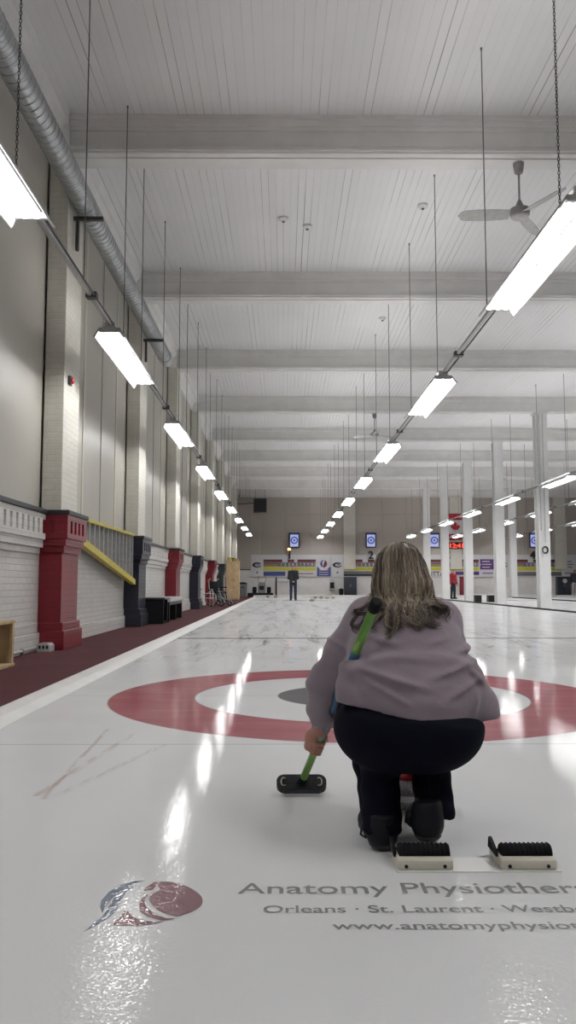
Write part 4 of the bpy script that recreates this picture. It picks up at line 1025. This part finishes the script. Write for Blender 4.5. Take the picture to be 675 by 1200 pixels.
# shoes
for (hx, hy, hz), (tx, ty, tz), ax, top in (((.310, 2.642, .047), (.304, 2.85, .036), .312, .065), ((.450, 2.622, .078), (.460, 2.81, .060), .475, .110)):
    g = Grid((hx-.09, hy-.10, .0), (hx+.1, ty+.10, top+.10), .005)
    g.cap((hx, hy, hz), (tx, ty, tz), .047, .043, .02); g.cap((hx, hy-.008, hz+.005), (hx, hy-.004, hz+.05), .043, .041, .02)
    g.cap((hx, hy+.02, hz+.03), (ax, hy+.05, top+.02), .046, .047, .03); g.cap((tx-.012, ty-.02, tz), (tx+.014, ty-.03, tz), .040, .04, .02)
    sl = lambda x, y, h0=hz-.045, h1=tz-.036, y0=hy, y1=ty: np.maximum(.0035, h0+(h1-h0)*np.clip((y-y0)/(y1-y0), -.3, 1.3))+0*x
    full = g.F.copy(); clipz(g, lambda x, y: sl(x, y)+.014); clipb(g, lambda x, y: top+.045+0*x+0*y)
    sh = g.mesh('shoe', 'shoe', per, ROOT, 2)
    g.F = full-.003; clipz(g, sl); clipb(g, lambda x, y: sl(x, y)+.018); g.mesh('sole', 'sole', sh, ROOT, 1)
    m = MB(); rr = .047
    m.tube([(hx-.03, hy+.13, top-.02), (hx-.055, hy+.07, top-.012), (hx-.064, hy+.03, top-.03), (hx-.05, hy+.01, top-.035), (hx-.052, hy+.05, top-.02)], .0035, 6)
    bmesh.ops.translate(m.bm, verts=m.bm.verts, vec=-Vector(ROOT)); m.build('lace', 'shoe', sh, True)
# hair: a cap and many wavy locks that run over the shoulders
g = Grid((.26, 2.72, .64), (.58, 3.14, 1.0), .006)
g.ell((.422, 2.972, .868), (.082, .100, .100), .02); g.ell((.422, 2.945, .81), (.083, .082, .095), .04)
g.cap((.422, 2.90, .80), (.42, 2.87, .74), .062, .045, .05, sc=(.72, 1, 1))
x, y, z = g.full()
g.F = np.maximum(g.F, np.where(z < .915, y-(2.995+.03*np.clip((z-.86)/.05, 0, 1)), y-3.06).astype(np.float32))
phi = np.arctan2(x-.422, -(y-2.97)); g.F = (g.F+.0022*np.sin(phi*26+z*14)+.0016*np.sin(phi*47-z*22)).astype(np.float32)
hc = g
hcap = g.mesh('hair', 'hair', per, ROOT, 1)
at = hcap.data.attributes.new('tone', 'FLOAT', 'POINT')
vv = np.array([v.co for v in hcap.data.vertices]); pz = np.arctan2(vv[:, 0], -(vv[:, 1]-.29))
at.data.foreach_set('value', np.clip(.34+.14*np.sin(pz*26)+.10*np.sin(pz*47+1.), 0, 1).astype(np.float32))
rng = random.Random(11); verts = []; faces = []; tone = []
ends = [(.49, .672), (.455, .668), (.415, .675), (.36, .652), (.335, .660), (.39, .70), (.515, .700), (.55, .722), (.51, .74), (.30, .735), (.245, .655), (.265, .70), (.585, .705), (.47, .71), (.44, .735), (.345, .70)]
wts = [7, 6, 4, 3, 3, 3, 3, 1, 4, 1, 2, 1, 1, 4, 4, 2]
def cr(P, t):
    n = len(P)-1; f = min(t*n, n-1e-6); i = int(f); u = f-i
    a, b, c, d = (np.array(P[max(0, min(n, i+q))]) for q in (-1, 0, 1, 2))
    return .5*((2*b)+(c-a)*u+(2*a-5*b+4*c-d)*u*u+(3*b-3*c+d-a)*u**3)
clumps = []
for e, wq in zip(ends, wts):
    for j in range(wq):
        ex, ez = e[0]+rng.gauss(0, .012), e[1]+.028+rng.gauss(0, .014)
        ph = max(-1.75, min(1.75, (ex-.422)/.10+rng.gauss(0, .45)))
        clumps.append((ph, ex, ez, rng.uniform(.012, .030), rng.uniform(9, 15), rng.uniform(0, 6.28), rng.gauss(.5, .17)))
for j in range(46):      # short fringe of locks that only cover the head and nape
    ph = rng.uniform(-1.9, 1.9); clumps.append((ph, .422+.092*math.sin(ph), .755+rng.gauss(0, .018), .004, 18, rng.uniform(0, 6.28), rng.gauss(.6, .16)))
for ph, ex, ez, amp, fq, p0, tn in clumps:
    short = ez > .745
    for s_ in range(20 if ez < .745 else 13):
        q = ph+rng.gauss(0, .10); jx, jy = rng.gauss(0, .004), rng.gauss(0, .004); tt = tn+rng.gauss(0, .12); am = amp*rng.uniform(.7, 1.3)
        P = [(.422+.012*math.sin(q)+rng.gauss(0, .003), 3.015-.03*math.cos(q), .968), (.422+.060*math.sin(q), 2.985-.083*math.cos(q)*.9, .938), (.422+.088*math.sin(q), 2.972-.105*math.cos(q), .868), (.422+.090*math.sin(q), 2.950-.090*math.cos(q), .80)]
        if short: P += [(ex+jx, 2.935-.10*math.cos(q), ez+rng.gauss(0, .008))]
        else: P += [(.422+.55*(ex-.422)+.03*math.sin(q)+jx, 2.86, .755), (ex+jx, 2.80, ez+.2*(.755-ez)+jy), (ex+jx*.4+rng.gauss(0, .005), 2.78, ez+jy-rng.uniform(0, .02))]
        n = 20 if not short else 14; pts = []
        for i in range(n):
            t = i/(n-1); p = cr(P, t); dr = max(0, (t-.45)/.55)
            p[0] += am*dr*math.sin(fq*t+p0)*1.3; p[2] += am*.5*dr*math.cos(fq*.8*t+p0)
            off = .003+.006*((s_ % 4)/4)+(.003 if not short else 0)
            for _ in range(40):
                d = min(sweat.sample(p) if p[2] < .82 else 1, hc.sample(p) if p[2] > .70 else 1)
                if d > off: break
                if p[2] > .90:
                    v = p-np.array((.422, 2.972, .868)); p = p+v/np.linalg.norm(v)*.003
                else:
                    v = np.array((p[0]-.422, p[1]-2.99, .02)); v = v/np.linalg.norm(v); p = p+np.array((v[0]*.35, -abs(v[1])-.3, .1))*.004
            pts.append(p)
        r0 = rng.uniform(.0013, .0022)
        for i, p in enumerate(pts):
            d = pts[min(i+1, n-1)]-pts[max(i-1, 0)]; d = d/(np.linalg.norm(d)+1e-9); a = np.cross(d, (0, 1, .2)); a /= np.linalg.norm(a)+1e-9; b = np.cross(a, d)
            r = r0*(1-.75*max(0, (i/(n-1)-.7)/.3)); k0 = len(verts)
            for q2 in (0, 2*PI/3, 4*PI/3): verts.append(tuple(p+(a*math.cos(q2)+b*math.sin(q2))*r-np.array(ROOT)))
            t = i/(n-1); tone.append([max(0, min(1, tt+(.34*math.exp(-((t-.52)/.22)**2)-.06)-(.38*max(0, (t-.62)/.38) if not short else 0)))]*3)
            if i:
                for q2 in range(3): faces.append((k0-3+q2, k0-3+(q2+1) % 3, k0+(q2+1) % 3, k0+q2))
me = bpy.data.meshes.new('hair_locks'); me.from_pydata(verts, [], faces); me.update(); me.shade_smooth(); me.materials.append(M['hair'])
me.attributes.new('tone', 'FLOAT', 'POINT').data.foreach_set('value', np.array(tone, np.float32).ravel())
o = bpy.data.objects.new('hair_locks', me); COL.objects.link(o); o.parent = hcap; o['kind'] = 'stuff'

# the broom
t = thing('curling_broom', 'green and blue curling broom with black pad in the left hand of the curler', 'broom', tuple(BB))
rot = Vector(BA).to_track_quat('Z', 'Y').to_matrix().to_4x4()
def inb(m): bmesh.ops.transform(m.bm, matrix=rot, verts=m.bm.verts); return m
h = MB().tube([(0, 0, .0), (0, 0, BL-.02)], .0145, 16).build('handle', 'green', t, True); h.rotation_euler = rot.to_euler()
h = MB(); h.lathe([(.0155, BL-.045), (.0185, BL-.04), (.0185, BL-.004), (.014, BL)], n=18); inb(h).build('end_cap', 'rubber', t, True, angle=40)
h = MB(); h.lathe([(.022, -.01), (.021, .015), (.017, .045)], n=18); inb(h).build('ferrule', 'black', t, True, angle=40)
tilt = Matrix.Rotation(math.radians(38), 4, 'X')
def rrect(w, d, r, n=6): return [(sx*(w-r)+r*math.cos(a), sy*(d-r)+r*math.sin(a)) for sx, sy, a0 in ((1, 1, 0), (-1, 1, PI/2), (-1, -1, PI), (1, -1, 3*PI/2)) for a in [a0+PI/2*k/n for k in range(n+1)]]
m = MB(); m.prism(rrect(.098, .036, .030), 'Z', -.016, .008); bmesh.ops.bevel(m.bm, geom=[e for e in m.bm.edges if e.is_boundary or len(e.link_faces) == 2 and e.calc_face_angle(0) > 1], offset=.004, segments=2, affect='EDGES')
bmesh.ops.transform(m.bm, matrix=tilt, verts=m.bm.verts); hd = m.build('broom_head', 'black', t, True, angle=40)
m = MB(); m.box(-.075, .075, -.032, .03, -.034, -.014, .006); bmesh.ops.transform(m.bm, matrix=Matrix.Translation((0, -.006, .004)) @ Matrix.Rotation(math.radians(12), 4, 'X'), verts=m.bm.verts); m.build('brush_pad', 'navy', hd)
for sx in (-.07, .07):
    m = MB(); m.tube([(sx+.010*math.cos(a)*(1 if sx < 0 else 1), .019*math.sin(a), .0095) for a in (np.linspace(.9, 5.4, 14) if sx < 0 else np.linspace(-2.2, 2.2, 14))], .0024, 6)
    bmesh.ops.transform(m.bm, matrix=tilt, verts=m.bm.verts); m.build('white_mark', 'lgrey', hd, True)

# ------------------------------------------------------------------ people standing at the far end
def standing(x, y, rz, h, top, legs, hair, lab, face=(0, -1), arms='down'):
    root = thing('person', lab, 'person', (x, y, 0), rz)
    s = h/1.75; fy = face[1]
    def S(*p): return (p[0]*s, p[1]*s, p[2]*s)
    hip, kn, an = [S(e*.095, 0, .93) for e in (-1, 1)], [S(e*.105, -.01, .50) for e in (-1, 1)], [S(e*.115, .02, .08) for e in (-1, 1)]
    sh = [S(e*.185, .0, 1.42) for e in (-1, 1)]
    if arms == 'front': el = [S(e*.235, -.03, 1.13) for e in (-1, 1)]; wr = [S(e*.07, -.17, .98) for e in (-1, 1)]
    else: el = [S(e*.25, .01, 1.13) for e in (-1, 1)]; wr = [S(e*.25, -.07, .88) for e in (-1, 1)]
    g = Grid(S(-.4, -.36, -.0), S(.4, .30, 1.80), .011*s)
    add_head(g, S(0, -.02, 1.63), s, face)
    g.cap(S(0, .0, 1.42), S(0, -.01, 1.54), .055*s, .05*s); g.cap(S(0, 0, 1.0), S(0, 0, 1.36), .10*s, .11*s, .05, sc=(.75, 1, 1)); g.cap(sh[0], sh[1], .05*s, k=.04)
    for i, e in enumerate((-1, 1)):
        g.chain([sh[i], el[i], wr[i]], [.042*s, .036*s, .026*s], .02); g.cap(hip[i], kn[i], .075*s, .05*s); g.cap(kn[i], an[i], .048*s, .036*s)
        w = np.array(wr[i]); d = w-np.array(el[i]); d /= np.linalg.norm(d); g.cap(w, w+d*.07*s, .026*s, .028*s, .02)
        for j in range(4): o = np.array((.0, (j-1.5)*.019*s, 0)); g.cap(w+d*.08*s+o, w+d*(.15+.01*(j in (1, 2)))*s+o*1.1+np.array((-e*.012, 0, 0)), .010*s, .008*s, .006)
        g.cap(w+d*.03*s, w+d*.085*s+np.array((-e*.01, -.04*s, 0)), .012*s, .009*s, .01)
    g.mesh('body', 'skin', root, smooth=1)
    g = Grid(S(-.3, -.3, .0), S(.3, .3, 1.1), .014*s)
    g.cap(S(0, 0, .90), S(0, 0, 1.04), .125*s, .12*s, .05, sc=(.78, 1, 1))
    for i in (0, 1): g.cap(hip[i], kn[i], .098*s, .076*s, .03); g.cap(kn[i], an[i], .076*s, .066*s, .03)
    clipz(g, lambda x, y: .06*s+0*x+0*y); g.mesh('trousers', legs, root, smooth=1)
    g = Grid(S(-.42, -.36, .80), S(.42, .30, 1.60), .014*s)
    g.cap(S(0, 0, .96), S(0, 0, 1.34), .135*s, .140*s, .05, sc=(.74, 1, 1)); g.cap(sh[0], sh[1], .085*s, k=.06); g.cap(S(0, 0, 1.46), S(0, -.0, 1.51), .07*s, .064*s, .03)
    for i in (0, 1): g.chain([sh[i], el[i], wr[i]], [.078*s, .064*s, .05*s], .03)
    x_, y_, z_ = g.full(); inarm = np.abs(x_) > .20*s
    if arms == 'front': clipz(g, lambda x, y: np.where(y < -.14*s, .955*s, .90*s)+0*x)
    else: clipz(g, lambda x, y: np.where(np.abs(x) > .20*s, .87*s, .90*s)+0*y)
    g.mesh('jacket', top, root, smooth=1)
    for i in (0, 1):
        a = an[i]; g = Grid((a[0]-.08, a[1]-.28, 0), (a[0]+.08, a[1]+.14, .16), .010)
        g.cap((a[0], a[1]+.03, .045), (a[0]+(i-.5)*.04, a[1]-.17*s, .038), .046, .042, .02); g.cap((a[0], a[1]+.01, .05), (a[0], a[1], .10), .046, .048, .02); clipz(g, lambda x, y: .004+0*x+0*y)
        g.mesh('shoe', 'shoe', root, smooth=1)
    g = Grid(S(-.14, -.16, 1.5), S(.14, .14, 1.80), .010*s)
    g.ell(S(0, -.005 if fy < 0 else -.035, 1.655), (.088*s, .104*s, .098*s)); x_, y_, z_ = g.full()
    g.F = np.maximum(g.F, np.where(z_ < 1.685*s, (-.005*s-y_) if fy < 0 else 0, -.1*s-y_).astype(np.float32)); g.mesh('hair', hair, root, smooth=1)
    return root
standing(.50, 41.2, 0, 1.74, 'darkcloth', 'denim', 'greyhair', 'person in black jacket and dark jeans standing on ice in the far house', arms='front')
standing(9.36, 45.2, .5, 1.62, 'redcloth', 'darkcloth', 'greyhair', 'person in red jacket and black trousers standing between the white columns')
standing(18.75, 52.6, -.4, 1.72, 'darkcloth', 'greycloth', 'hair_dark', 'person in black top and pale trousers at far right by the cabinet')
#@@P2END
# ------------------------------------------------------------------ camera and render settings
cam = bpy.data.cameras.new('camera'); co = bpy.data.objects.new('camera', cam); COL.objects.link(co)
cam.sensor_fit = 'VERTICAL'; cam.sensor_height = 36.; cam.sensor_width = 36.; cam.lens = 957.4/1200*36; cam.clip_end = 200.; cam.clip_start = .05
co.location = (0, 0, .827); co.rotation_euler = (PI/2+math.radians(5.026), 0, -math.radians(.329))
SC.camera = co
w = bpy.data.worlds.new('world'); SC.world = w; w.use_nodes = True
w.node_tree.nodes['Background'].inputs[0].default_value = (.5, .5, .52, 1); w.node_tree.nodes['Background'].inputs[1].default_value = .02
vs = SC.view_settings
SC.display_settings.display_device = 'sRGB'
vs.view_transform = 'Standard'; vs.look = 'None'; vs.gamma = 1.; vs.use_curve_mapping = False; vs.exposure = -0.14
